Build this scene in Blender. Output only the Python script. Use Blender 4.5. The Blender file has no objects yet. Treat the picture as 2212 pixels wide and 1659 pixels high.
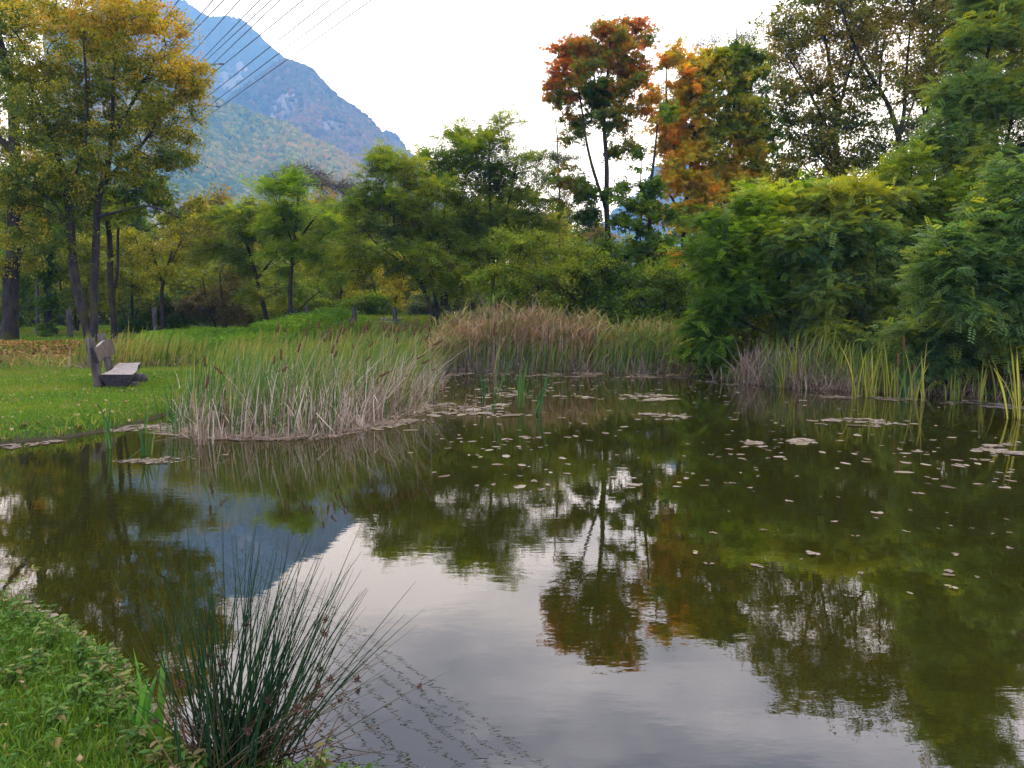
import bpy, math, random
import numpy as np

# ------------------------------------------------------------------ camera, sky, sun
sc = bpy.context.scene
COL = sc.collection
FPX, CU, CV = 1560.0, 1106.0, 829.5          # focal length and centre of the 2212x1659 working frame
PITCH = math.atan((829.5 - 685.0) / FPX)
CAMH = 1.65
cam_d = bpy.data.cameras.new('camera'); cam = bpy.data.objects.new('camera', cam_d); COL.objects.link(cam)
cam.location = (0, 0, CAMH); cam.rotation_euler = (math.pi / 2 - PITCH, 0, 0)
cam_d.sensor_width = 36.0; cam_d.lens = 36.0 * FPX / 2212.0
cam_d.clip_start = 0.05; cam_d.clip_end = 20000
sc.camera = cam

SUN_EL, SUN_AZ = math.radians(58), math.radians(25)   # azimuth clockwise from +Y
w = bpy.data.worlds.new('World'); sc.world = w; w.use_nodes = True
nt = w.node_tree; nt.nodes.clear(); N = nt.nodes.new; Lk = nt.links.new
out = N('ShaderNodeOutputWorld'); bg = N('ShaderNodeBackground'); bg.inputs['Strength'].default_value = 0.15
sky = N('ShaderNodeTexSky'); sky.sky_type = 'NISHITA'; sky.sun_disc = False
sky.sun_elevation = SUN_EL; sky.sun_rotation = SUN_AZ
tc = N('ShaderNodeTexCoord'); mp = N('ShaderNodeMapping'); mp.inputs['Scale'].default_value = (1.0, 1.0, 2.6)
Lk(tc.outputs['Generated'], mp.inputs['Vector'])
cn = N('ShaderNodeTexNoise'); cn.inputs['Scale'].default_value = 1.7; cn.inputs['Detail'].default_value = 5; cn.inputs['Roughness'].default_value = 0.5
Lk(mp.outputs[0], cn.inputs['Vector'])
cr = N('ShaderNodeValToRGB')                 # colours of the cloud deck, grey bases to bright white
cr.color_ramp.elements[0].position = 0.43; cr.color_ramp.elements[0].color = (0.21, 0.22, 0.33, 1)
cr.color_ramp.elements[1].position = 0.60; cr.color_ramp.elements[1].color = (0.81, 0.94, 1.48, 1)
Lk(cn.outputs['Fac'], cr.inputs['Fac'])
CLOUD = 16.5
vm = N('ShaderNodeVectorMath'); vm.operation = 'SCALE'; vm.inputs['Scale'].default_value = CLOUD
Lk(cr.outputs['Color'], vm.inputs[0])
mx = N('ShaderNodeMix'); mx.data_type = 'RGBA'; mx.inputs[0].default_value = 0.94
Lk(sky.outputs['Color'], mx.inputs[6]); Lk(vm.outputs[0], mx.inputs[7])
Lk(mx.outputs[2], bg.inputs['Color']); Lk(bg.outputs[0], out.inputs['Surface'])

sd = bpy.data.lights.new('sun', 'SUN'); sd.energy = 1.5; sd.angle = math.radians(10); sd.color = (1.0, 0.95, 0.87)
sun = bpy.data.objects.new('sun', sd); COL.objects.link(sun); sun.location = (20, 30, 60)
sun.rotation_euler = (math.pi / 2 - SUN_EL, 0, math.pi - SUN_AZ)

sc.view_settings.view_transform = 'Standard'; sc.view_settings.look = 'None'
sc.view_settings.exposure = 0.72; sc.view_settings.gamma = 1.0
cy = sc.cycles
cy.max_bounces = 6; cy.diffuse_bounces = 3; cy.glossy_bounces = 2; cy.transmission_bounces = 3; cy.volume_bounces = 0
cy.transparent_max_bounces = 4; cy.caustics_reflective = False; cy.caustics_refractive = False
cy.use_denoising = True
try: cy.denoiser = 'OPENIMAGEDENOISE'; cy.denoising_prefilter = 'ACCURATE'
except Exception: pass

# ------------------------------------------------------------------ helpers
def ray(u, v):
    u = np.asarray(u, float); v = np.asarray(v, float)
    x = (u - CU) / FPX; y = (CV - v) / FPX; c, s = math.cos(PITCH), math.sin(PITCH)
    return np.stack([x, c + y * s, -s + y * c] if np.ndim(x) else [x, c + y * s, -s + y * c], -1)
def P(u, v, d):
    r = ray(u, v); d = np.asarray(d, float)
    k = d / r[..., 1]
    return r * k[..., None] + np.array([0, 0, CAMH])
def W(u, v, z=0.0):
    r = ray(u, v); k = (z - CAMH) / r[..., 2]
    return r * k[..., None] + np.array([0, 0, CAMH])

def vnoise(p, s=1.0, seed=0):                # smooth pseudo noise, about -1..1
    r = np.random.RandomState(seed); out = 0; tot = 0
    for k in range(7):
        d = r.normal(size=3); d /= np.linalg.norm(d); f = s * (0.6 + 0.35 * k); a = 1 / (1 + .3 * k)
        out = out + a * np.sin(p @ d * f + r.uniform(0, 6.28)); tot += a
    return out / tot * 1.9

def set_props(o, label=None, cat=None, group=None, kind=None):
    if label: o['label'] = label
    if cat: o['category'] = cat
    if group: o['group'] = group
    if kind: o['kind'] = kind
    return o
def empty(name, loc, label, cat, group=None):
    o = bpy.data.objects.new(name, None); COL.objects.link(o); o.location = loc; o.empty_display_size = .2
    return set_props(o, label, cat, group)
def mesh(name, V, F, mat, parent=None, tint=None, smooth=False, origin=None):
    V = np.ascontiguousarray(V, np.float32).reshape(-1, 3); F = np.ascontiguousarray(F, np.int32); k = F.shape[1]
    if parent is not None: V = V - np.array(parent.location, np.float32)
    elif origin is not None: V = V - np.array(origin, np.float32)
    me = bpy.data.meshes.new(name); me.vertices.add(len(V)); me.vertices.foreach_set('co', V.ravel())
    me.loops.add(F.size); me.loops.foreach_set('vertex_index', F.ravel())
    me.polygons.add(len(F)); me.polygons.foreach_set('loop_start', np.arange(0, F.size, k, dtype=np.int32))
    if smooth: me.polygons.foreach_set('use_smooth', np.ones(len(F), bool))
    me.update(calc_edges=True)
    if tint is not None:
        a = me.attributes.new('tint', 'FLOAT_COLOR', 'FACE'); c = np.ones((len(F), 4), np.float32); c[:, :3] = tint
        a.data.foreach_set('color', c.ravel())
    me.materials.append(mat)
    o = bpy.data.objects.new(name, me); COL.objects.link(o)
    if parent is not None: o.parent = parent
    elif origin is not None: o.location = origin
    return o
def merge(parts):                            # list of (V,F,C)
    Vs, Fs, Cs, n = [], [], [], 0
    for V, F, C in parts:
        V = V.reshape(-1, 3); Vs.append(V); Fs.append(F + n); n += len(V)
        Cs.append(np.broadcast_to(np.asarray(C, float), (len(F), 3)))
    return np.concatenate(Vs), np.concatenate(Fs), np.concatenate(Cs)

def unit(a): return a / np.maximum(np.linalg.norm(a, axis=-1, keepdims=True), 1e-9)
def tube(path, rad, S=5, cap=False):         # path (n,K,3) rad (n,K)
    path = np.asarray(path, float); rad = np.asarray(rad, float)
    if path.ndim == 2: path = path[None]; rad = rad[None]
    n, K, _ = path.shape
    T = np.empty_like(path); T[:, 1:-1] = path[:, 2:] - path[:, :-2]; T[:, 0] = path[:, 1] - path[:, 0]; T[:, -1] = path[:, -1] - path[:, -2]
    T = unit(T); ref = np.zeros((n, 1, 3)); m = unit(path[:, -1] - path[:, 0])
    ref[:, 0] = np.where(np.abs(m[:, 2:3]) > .7, np.array([1., 0, 0]), np.array([0, 0, 1.]))
    A = unit(np.cross(T, ref)); B = np.cross(T, A)
    an = np.arange(S) * 2 * math.pi / S
    V = path[:, :, None] + rad[:, :, None, None] * (A[:, :, None] * np.cos(an)[:, None] + B[:, :, None] * np.sin(an)[:, None])
    idx = np.arange(n * K * S).reshape(n, K, S); nx = np.roll(idx, -1, 2)
    F = np.stack([idx[:, :-1], nx[:, :-1], nx[:, 1:], idx[:, 1:]], -1).reshape(-1, 4)
    V = V.reshape(-1, 3)
    if cap:
        c0 = len(V); V = np.concatenate([V, path[:, 0], path[:, -1]])
        a = idx[:, 0]; b = idx[:, -1]; ca = np.broadcast_to((c0 + np.arange(n))[:, None], (n, S)); cb = np.broadcast_to((c0 + n + np.arange(n))[:, None], (n, S))
        an_ = np.roll(a, -1, 1); bn = np.roll(b, -1, 1)
        F = np.concatenate([F, np.stack([ca, an_, a, a], -1).reshape(-1, 4), np.stack([cb, b, bn, bn], -1).reshape(-1, 4)])
        # triangles as quads with a mid point would be degenerate, so split them into kites
        F = F[(F[:, 2] != F[:, 3])] if False else F
    return V, F
def ribbon(path, wid, side):                 # path (n,K,3) wid (n,K) side (n,3)/(n,K,3)
    n, K, _ = path.shape
    if side.ndim == 2: side = side[:, None]
    V = np.stack([path - side * wid[..., None] / 2, path + side * wid[..., None] / 2], 2)
    i = np.arange(n * K * 2).reshape(n, K, 2)
    F = np.stack([i[:, :-1, 0], i[:, :-1, 1], i[:, 1:, 1], i[:, 1:, 0]], -1).reshape(-1, 4)
    return V.reshape(-1, 3), F
def jit(c, n, rng, s=.18):
    return np.clip(np.asarray(c) * (1 + rng.normal(0, s, (n, 1))) * (1 + rng.normal(0, s * .35, (n, 3))), .003, .9)
def palette(stops, t):
    S = np.asarray(stops, float); t = np.clip(t, 0, .9999) * (len(S) - 1); i = t.astype(int); f = (t - i)[:, None]
    return S[i] * (1 - f) + S[i + 1] * f

# ------------------------------------------------------------------ materials
def new_mat(name):
    m = bpy.data.materials.new(name); m.use_nodes = True; m.node_tree.nodes.clear()
    return m, m.node_tree
def leaf_mat(name, rough=.5, trans=.35, spec=.3, gain=1.0, attr='tint'):
    m, t = new_mat(name); n = t.nodes.new; l = t.links.new
    o = n('ShaderNodeOutputMaterial'); a = n('ShaderNodeAttribute'); a.attribute_name = attr
    b = n('ShaderNodeBsdfPrincipled'); b.inputs['Roughness'].default_value = rough; b.inputs['Specular IOR Level'].default_value = spec
    tr = n('ShaderNodeBsdfTranslucent'); mx = n('ShaderNodeMixShader'); mx.inputs[0].default_value = trans
    l(a.outputs['Color'], b.inputs['Base Color'])
    g = n('ShaderNodeVectorMath'); g.operation = 'MULTIPLY'; g.inputs[1].default_value = (1.55, 1.5, .6)
    l(a.outputs['Color'], g.inputs[0]); l(g.outputs[0], tr.inputs['Color'])
    l(b.outputs[0], mx.inputs[1]); l(tr.outputs[0], mx.inputs[2]); l(mx.outputs[0], o.inputs['Surface'])
    return m
def bark_mat(name, c1, c2, scale=9, zs=.25, moss=None):
    m, t = new_mat(name); n = t.nodes.new; l = t.links.new
    o = n('ShaderNodeOutputMaterial'); b = n('ShaderNodeBsdfPrincipled'); b.inputs['Roughness'].default_value = .9; b.inputs['Specular IOR Level'].default_value = .15
    tc = n('ShaderNodeTexCoord'); mp = n('ShaderNodeMapping'); mp.inputs['Scale'].default_value = (1, 1, zs)
    nz = n('ShaderNodeTexNoise'); nz.inputs['Scale'].default_value = scale; nz.inputs['Detail'].default_value = 8; nz.inputs['Roughness'].default_value = .65
    r = n('ShaderNodeValToRGB'); r.color_ramp.elements[0].position = .35; r.color_ramp.elements[1].position = .68
    r.color_ramp.elements[0].color = (*c1, 1); r.color_ramp.elements[1].color = (*c2, 1)
    l(tc.outputs['Object'], mp.inputs[0]); l(mp.outputs[0], nz.inputs['Vector']); l(nz.outputs['Fac'], r.inputs[0])
    col = r.outputs['Color']
    if moss:
        n2 = n('ShaderNodeTexNoise'); n2.inputs['Scale'].default_value = 1.6; n2.inputs['Detail'].default_value = 4
        l(tc.outputs['Object'], n2.inputs['Vector']); r2 = n('ShaderNodeValToRGB'); r2.color_ramp.elements[0].position = .5; r2.color_ramp.elements[1].position = .62
        l(n2.outputs['Fac'], r2.inputs[0]); mm = n('ShaderNodeMix'); mm.data_type = 'RGBA'
        l(r2.outputs['Color'], mm.inputs[0]); l(col, mm.inputs[6]); mm.inputs[7].default_value = (*moss, 1); col = mm.outputs[2]
    l(col, b.inputs['Base Color'])
    bp = n('ShaderNodeBump'); bp.inputs['Strength'].default_value = .8; bp.inputs['Distance'].default_value = .03
    l(nz.outputs['Fac'], bp.inputs['Height']); l(bp.outputs[0], b.inputs['Normal']); l(b.outputs[0], o.inputs['Surface'])
    return m
M_LEAF = leaf_mat('leaf_blade', .55, .5, .18)
M_DRY = leaf_mat('dry_stalk', .7, .15, .15)
M_GRASS = leaf_mat('grass_blade', .6, .35, .15)
M_BARK = bark_mat('dark_bark', (.012, .009, .007), (.050, .038, .028), moss=(.045, .040, .010))
M_BARK2 = bark_mat('grey_bark', (.035, .03, .025), (.11, .095, .08))
M_WOOD = bark_mat('weathered_wood', (.032, .024, .017), (.15, .118, .088), 14, .12)
M_SEAT = bark_mat('pale_wood', (.17, .14, .11), (.38, .33, .28), 10, 1)
M_END = bark_mat('shaded_end_grain', (.012, .010, .009), (.045, .036, .032), 12, 1)  # end grain with the shade on the near bench ends put into its colour
M_POST = bark_mat('old_post_wood', (.025, .020, .018), (.10, .085, .075), 14, .12)
M_SPIKE = bark_mat('seed_head_brown', (.07, .024, .011), (.19, .075, .035), 40, 1)
M_WIRE = bark_mat('cable_grey', (.03, .03, .035), (.05, .05, .055), 3, 1)

# ------------------------------------------------------------------ terrain
def pxw(lst): return [tuple(W(u, v)[:2]) for u, v in lst]
shore = pxw([(-420, 1010), (-150, 975), (0, 961), (60, 953), (120, 949), (200, 936), (262, 925), (300, 914), (345, 900), (400, 884), (470, 868),
             (600, 855), (760, 842), (890, 826), (940, 806), (1000, 799), (1200, 799), (1480, 804), (1600, 826), (1720, 836), (1860, 843),
             (2040, 852), (2212, 862), (2600, 890), (3300, 960)])
shore += [(14, 4), (12, 1.2), (4, 1.5), (1.2, 1.9), (0.3, 2.25)]
shore += pxw([(700, 1690), (610, 1665), (520, 1650), (430, 1628), (385, 1590), (340, 1545), (300, 1480), (245, 1425), (170, 1375), (100, 1335), (30, 1300), (-60, 1275),
              (-260, 1215), (-700, 1130), (-1200, 1075)])
shore = np.array(shore)
def sdist(x, y):                              # + on land, - in the pond
    x = np.asarray(x, float); y = np.asarray(y, float)
    d = np.full(x.shape, 1e9); ins = np.zeros(x.shape, bool)
    for a, b in zip(shore, np.roll(shore, -1, 0)):
        e = b - a; t = np.clip(((x - a[0]) * e[0] + (y - a[1]) * e[1]) / (e @ e), 0, 1)
        d = np.minimum(d, np.hypot(x - a[0] - t * e[0], y - a[1] - t * e[1]))
        c = (a[1] > y) != (b[1] > y)
        if a[1] != b[1]: ins ^= c & (x < (b[0] - a[0]) * (y - a[1]) / (b[1] - a[1]) + a[0])
    return np.where(ins, -d, d)
def sstep(a, b, t):
    t = np.clip((t - a) / (b - a), 0, 1); return t * t * (3 - 2 * t)
def ground(x, y, s=None):
    x = np.asarray(x, float); y = np.asarray(y, float)
    if s is None: s = sdist(x, y)
    tgt = .20 + .45 * sstep(22, 32, y) + .35 * sstep(32, 42, y) + .5 * sstep(45, 120, y)
    tgt = tgt + (.40 * sstep(25.5, 29.8, y) + .52 * sstep(30.2, 32.6, y)) * sstep(-11, -8.5, x) * sstep(-1.5, -4, x) * (1 - sstep(40, 60, y))   # raised bank behind the steps
    tgt = np.where((y < 6) & (x < 2), .10 + .10 * np.clip(s, 0, 1.5), tgt)
    p = np.stack([x, y, 0 * x], -1)
    near = np.exp(-np.maximum(y - 60, 0) / 30)
    tgt = tgt + (.025 * vnoise(p, 1.3, 3) + .012 * vnoise(p, 5, 4)) * near
    land = tgt * (1 - np.exp(-np.maximum(s, 0) / .28)) + .006
    bed = -.55 * (1 - np.exp(np.minimum(s, 0) / .7)) + .006
    z = np.where(s > 0, land, bed)
    # narrow wet ditch behind the lawn
    ditch = np.exp(-((y - (22.3 + .05 * (x + 9))) / 1.15) ** 4) * sstep(3, -1.5, x) * sstep(-30, -24, x)
    z = np.where(s > 0, z - ditch * (.15 + .28 * sstep(-11.5, -9.5, x)), z)
    return z
yy = -5.5 + np.concatenate([np.linspace(0, 18, 330), np.geomspace(18.12, 60, 230), np.geomspace(61, 6000, 60)])
ss = np.linspace(-1.35, 1.35, 420)
X = ss[None, :] * (yy[:, None] + 9.5); Y = np.broadcast_to(yy[:, None], X.shape)
Z = ground(X, Y)
Vg = np.stack([X, Y, Z], -1).reshape(-1, 3); i = np.arange(X.size).reshape(X.shape)
Fg = np.stack([i[:-1, :-1], i[:-1, 1:], i[1:, 1:], i[1:, :-1]], -1).reshape(-1, 4)
mg, t = new_mat('lawn_soil'); n = t.nodes.new; l = t.links.new
o_ = n('ShaderNodeOutputMaterial'); b_ = n('ShaderNodeBsdfPrincipled'); b_.inputs['Roughness'].default_value = .95; b_.inputs['Specular IOR Level'].default_value = .1
tc = n('ShaderNodeTexCoord'); nz = n('ShaderNodeTexNoise'); nz.inputs['Scale'].default_value = .55; nz.inputs['Detail'].default_value = 7
l(tc.outputs['Object'], nz.inputs['Vector'])
r = n('ShaderNodeValToRGB'); e = r.color_ramp.elements; e[0].position = .3; e[0].color = (.045, .09, .012, 1); e[1].position = .72; e[1].color = (.11, .10, .03, 1)
e2 = e.new(.5); e2.color = (.055, .11, .012, 1)
l(nz.outputs['Fac'], r.inputs[0])
n3 = n('ShaderNodeTexNoise'); n3.inputs['Scale'].default_value = 14; n3.inputs['Detail'].default_value = 6; l(tc.outputs['Object'], n3.inputs['Vector'])
r3 = n('ShaderNodeValToRGB'); r3.color_ramp.elements[0].position = .35; r3.color_ramp.elements[0].color = (.4, .4, .4, 1); r3.color_ramp.elements[1].position = .7; r3.color_ramp.elements[1].color = (1.3, 1.25, 1.2, 1)
l(n3.outputs['Fac'], r3.inputs[0])
mm = n('ShaderNodeVectorMath'); mm.operation = 'MULTIPLY'; l(r.outputs['Color'], mm.inputs[0]); l(r3.outputs['Color'], mm.inputs[1])
sx = n('ShaderNodeSeparateXYZ'); l(tc.outputs['Object'], sx.inputs[0])          # mud below and at the waterline
mr = n('ShaderNodeMapRange'); mr.inputs[1].default_value = .02; mr.inputs[2].default_value = .09; l(sx.outputs['Z'], mr.inputs[0])
mk = n('ShaderNodeMix'); mk.data_type = 'RGBA'; l(mr.outputs[0], mk.inputs[0]); mk.inputs[6].default_value = (.045, .036, .018, 1); l(mm.outputs[0], mk.inputs[7])
l(mk.outputs[2], b_.inputs['Base Color'])
bp = n('ShaderNodeBump'); bp.inputs['Strength'].default_value = .7; bp.inputs['Distance'].default_value = .04; l(n3.outputs['Fac'], bp.inputs['Height']); l(bp.outputs[0], b_.inputs['Normal'])
l(b_.outputs[0], o_.inputs['Surface'])
set_props(mesh('ground', Vg, Fg, mg, smooth=True), kind='structure')

# water
mw, t = new_mat('pond_water'); n = t.nodes.new; l = t.links.new
o_ = n('ShaderNodeOutputMaterial'); df = n('ShaderNodeBsdfDiffuse'); df.inputs['Color'].default_value = (.017, .016, .0015, 1)
gl = n('ShaderNodeBsdfGlossy'); gl.inputs['Roughness'].default_value = .012; gl.inputs['Color'].default_value = (.97, .945, 1, 1)
fr = n('ShaderNodeFresnel'); fr.inputs['IOR'].default_value = 1.95; mxs = n('ShaderNodeMixShader')
tc = n('ShaderNodeTexCoord'); mp = n('ShaderNodeMapping'); mp.inputs['Scale'].default_value = (1.0, 2.2, 1)
n1 = n('ShaderNodeTexNoise'); n1.inputs['Scale'].default_value = 5.0; n1.inputs['Detail'].default_value = 3
n2 = n('ShaderNodeTexNoise'); n2.inputs['Scale'].default_value = .35; n2.inputs['Detail'].default_value = 2
l(tc.outputs['Object'], mp.inputs[0]); l(mp.outputs[0], n1.inputs['Vector']); l(tc.outputs['Object'], n2.inputs['Vector'])
rm = n('ShaderNodeMapRange'); rm.inputs[1].default_value = .4; rm.inputs[2].default_value = .65; rm.inputs[3].default_value = .35; rm.inputs[4].default_value = 1.0
l(n2.outputs['Fac'], rm.inputs[0]); ml = n('ShaderNodeMath'); ml.operation = 'MULTIPLY'; l(n1.outputs['Fac'], ml.inputs[0]); l(rm.outputs[0], ml.inputs[1])
bp = n('ShaderNodeBump'); bp.inputs['Strength'].default_value = 1; bp.inputs['Distance'].default_value = .0008; l(ml.outputs[0], bp.inputs['Height'])
for q in (gl, fr): l(bp.outputs[0], q.inputs['Normal'])
l(fr.outputs[0], mxs.inputs[0]); l(df.outputs[0], mxs.inputs[1]); l(gl.outputs[0], mxs.inputs[2]); l(mxs.outputs[0], o_.inputs['Surface'])
xs = np.linspace(-32, 32, 3); ys = np.linspace(-4, 27, 3); gx, gy = np.meshgrid(xs, ys); i = np.arange(9).reshape(3, 3)
set_props(mesh('pond_water', np.stack([gx, gy, 0 * gx], -1), np.stack([i[:-1, :-1], i[:-1, 1:], i[1:, 1:], i[1:, :-1]], -1).reshape(-1, 4), mw), kind='structure')

def land_points(rng, n, x0, x1, y0, y1, smin=.03, smax=99, extra=None):
    x = rng.uniform(x0, x1, n); y = rng.uniform(y0, y1, n); s = sdist(x, y); k = (s > smin) & (s < smax)
    if extra is not None: k &= extra(x, y)
    x, y, s = x[k], y[k], s[k]
    return x, y, ground(x, y, s), s

# ------------------------------------------------------------------ mountains
def px_z(u, v, d): return P(u, v, d)
def slope(name, sky_pts, v0, d0, d1, nu, nt, seed, gull, mat, rock=None, back=400):
    sp = np.array(sky_pts, float); u = np.linspace(sp[0, 0], sp[-1, 0], nu); vs = np.interp(u, sp[:, 0], sp[:, 1])
    t = np.linspace(0, 1, nt)
    U = np.broadcast_to(u[:, None], (nu, nt)); T = np.broadcast_to(t, (nu, nt))
    VV = v0 + (vs[:, None] - v0) * T ** .95
    q = np.stack([U / 60.0 - T * 3.2, T * 1.6, 0 * T], -1)
    g = vnoise(q, 1.6, seed) + .5 * vnoise(q, 4.1, seed + 1) + .25 * vnoise(q, 9, seed + 2)
    D = d0 + (d1 - d0) * T + gull * g * np.sin(np.pi * np.clip(T, .02, .98)) ** .6
    A = P(U, VV, D)
    # back side of the ridge falls away
    bk = A[:, -1:].copy(); bk[:, :, 1] += back; bk[:, :, 0] *= (d1 + back) / d1; bk[:, :, 2] *= .55
    A = np.concatenate([A, bk], 1); i = np.arange(nu * (nt + 1)).reshape(nu, nt + 1)
    F = np.stack([i[:-1, :-1], i[1:, :-1], i[1:, 1:], i[:-1, 1:]], -1).reshape(-1, 4)
    tint = np.tile(np.array([[.055, .075, .03]]), (len(F), 1))
    Uc = ((U[:-1, :-1] + U[1:, 1:]) / 2); Vc = ((VV[:-1, :-1] + VV[1:, 1:]) / 2)
    R = np.zeros(Uc.shape)
    for (ru, rv, a, b, s) in (rock or []):
        nn = vnoise(np.stack([Uc / 16, Vc / 14, 0 * Uc], -1), 1.3, seed + 7) * .55 + vnoise(np.stack([Uc / 5, Vc / 9, 0 * Uc], -1), 1.3, seed + 8) * .45
        R = np.maximum(R, s * (((Uc - ru) / a) ** 2 + ((Vc - rv) / b) ** 2 + nn * .55 < 1))
    Rf = np.zeros((nu - 1, nt)); Rf[:, :-1] = R; Rf = Rf.reshape(-1)
    rk = np.array([[.20, .19, .185]]) * (1 + .35 * vnoise(np.stack([np.pad(Uc, ((0, 0), (0, 1)), 'edge').ravel() / 2.5, np.pad(Vc, ((0, 0), (0, 1)), 'edge').ravel() / 9, 0 * Rf], -1), 1.3, 5))[:, None]
    tint = np.where(Rf[:, None] > .05, tint * (1 - Rf[:, None]) + rk * Rf[:, None], tint)
    o = mesh(name, A, F, mat, tint=tint, smooth=True)
    return set_props(o, kind='structure'), A[:, :nt], R
M_HILL = leaf_mat('hillside', .95, 0.0, .05)
skyA = [(200, -190), (250, -120), (320, -45), (381, 0), (403, 14), (429, 32), (451, 46), (468, 45), (485, 43), (502, 46), (519, 49), (535, 60), (558, 81), (580, 107), (603, 124), (625, 140), (700, 200), (800, 300)]
skyB = [(380, 330), (440, 280), (490, 226), (521, 202), (555, 178), (585, 155), (613, 138), (634, 142), (662, 154), (681, 166), (704, 194), (732, 219), (766, 242), (788, 256), (811, 281), (827, 300), (850, 322), (875, 340), (905, 366), (960, 420), (1030, 470)]
skyC = [(700, 330), (760, 300), (811, 292), (839, 293), (856, 302), (866, 312), (873, 325), (890, 345), (930, 400), (1000, 470)]
skyD = [(100, 40), (200, 120), (250, 160), (300, 190), (340, 201), (406, 211), (437, 216), (468, 222), (490, 236), (524, 244), (549, 256), (592, 270), (628, 278), (648, 298), (690, 317), (718, 326), (749, 345), (788, 374), (811, 388), (860, 415), (950, 460), (1050, 490)]
skyE = [(1180, 560), (1300, 492), (1340, 455), (1386, 420), (1405, 388), (1422, 366), (1440, 372), (1470, 352), (1530, 372), (1600, 400), (1750, 440), (2000, 470), (2400, 500)]
rockA = [(500, 175, 28, 26, .8), (520, 150, 14, 18, .8), (440, 203, 22, 14, .6)]
rockB = [(612, 240, 22, 42, 1), (640, 232, 20, 26, 1), (630, 205, 22, 10, .8), (596, 262, 18, 14, .7), (725, 276, 30, 15, .8), (700, 262, 14, 8, .5), (760, 300, 24, 7, .5), (545, 222, 12, 8, .6), (585, 225, 8, 22, .5)]
rockD = [(594, 353, 14, 7, 1)]
hA, gA, RA = slope('mountain', skyA, 560, 1750, 2500, 260, 90, 11, 70, M_HILL, rockA)
hB, gB, RB = slope('mountain_ridge', skyB, 520, 1250, 1650, 320, 130, 21, 50, M_HILL, rockB)
hC, gC, RC = slope('mountain_shoulder', skyC, 520, 1800, 2000, 120, 40, 27, 20, M_HILL)
hD, gD, RD = slope('foothill', skyD, 600, 520, 1100, 320, 130, 31, 45, M_HILL, rockD)
hE, gE, RE = slope('distant_ridge', skyE, 600, 2000, 2450, 200, 40, 41, 40, M_HILL)
# forest on the slopes: crowns too many to count, one mass per slope
def crown_proto(rng):
    import itertools
    ph = (1 + 5 ** .5) / 2
    v = np.array([(-1, ph, 0), (1, ph, 0), (-1, -ph, 0), (1, -ph, 0), (0, -1, ph), (0, 1, ph), (0, -1, -ph), (0, 1, -ph), (ph, 0, -1), (ph, 0, 1), (-ph, 0, -1), (-ph, 0, 1)], float)
    f = np.array([(0, 11, 5), (0, 5, 1), (0, 1, 7), (0, 7, 10), (0, 10, 11), (1, 5, 9), (5, 11, 4), (11, 10, 2), (10, 7, 6), (7, 1, 8), (3, 9, 4), (3, 4, 2), (3, 2, 6), (3, 6, 8), (3, 8, 9), (4, 9, 5), (2, 4, 11), (6, 2, 10), (8, 6, 7), (9, 8, 1)])
    return unit(v), f
def forest(name, G, R, n, size, stops, seed, label, conifer_top=0):
    rng = np.random.RandomState(seed); nu, nt = G.shape[:2]
    a = rng.uniform(0, nu - 1.001, n); b = (nt - 1.001) * rng.uniform(0, 1, n) ** .8
    k = rng.rand(n) < .04; b[k] = nt - 1.01
    ia, ib = a.astype(int), b.astype(int); fa, fb = (a - ia)[:, None], (b - ib)[:, None]
    p = G[ia, ib] * (1 - fa) * (1 - fb) + G[ia + 1, ib] * fa * (1 - fb) + G[ia, ib + 1] * (1 - fa) * fb + G[ia + 1, ib + 1] * fa * fb
    keep = R[np.minimum(ia, nu - 2), np.minimum(ib, nt - 2)] < .05; keep |= rng.rand(n) < .06
    p = p[keep]; n = len(p); v, f = crown_proto(rng)
    s = size * np.clip(rng.lognormal(0, .3, n), .4, 1.5)
    sc3 = np.stack([s, s, s * rng.uniform(.9, 1.5, n)], -1)
    V = v[None] * (1 + .22 * rng.normal(size=(n, 12, 1))) * sc3[:, None] + p[:, None] + np.array([0, 0, 1.0]) * (s * .5)[:, None, None]
    F = (f[None] + 12 * np.arange(n)[:, None, None]).reshape(-1, 3)
    tt = .45 + .33 * vnoise(p / size / 7, .5, seed) + .3 * rng.normal(size=n)
    c = palette(stops, tt) * rng.lognormal(0, .12, (n, 1))
    o = mesh(name, V, F, M_HILL, tint=np.repeat(c, 20, 0), smooth=True)
    return set_props(o, label, 'forest', None, 'stuff')
fst = [(.04, .075, .02), (.07, .11, .02), (.12, .14, .025), (.18, .16, .03), (.22, .14, .03)]
fstA = [(.025, .045, .03), (.035, .055, .03), (.05, .065, .03), (.09, .075, .04)]
forest('forest', gA, RA, 34000, 5.5, fstA, 51, 'dark blue hazy forest covering the highest far mountain')
forest('forest', gB, RB, 36000, 5.0, [(.03, .05, .025), (.05, .065, .03), (.08, .08, .03), (.15, .085, .035)], 52, 'autumn forest around the pale cliffs of the middle ridge')
forest('forest', gD, RD, 42000, 3.9, fst, 53, 'green and yellow autumn forest on the rounded foothill')
forest('forest', gC, RC, 5000, 6.0, fstA, 54, 'hazy forest on the low end of the ridge')
forest('forest', gE, RE, 7000, 8.0, fstA, 55, 'blue forested ridge seen between the maples')

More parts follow.
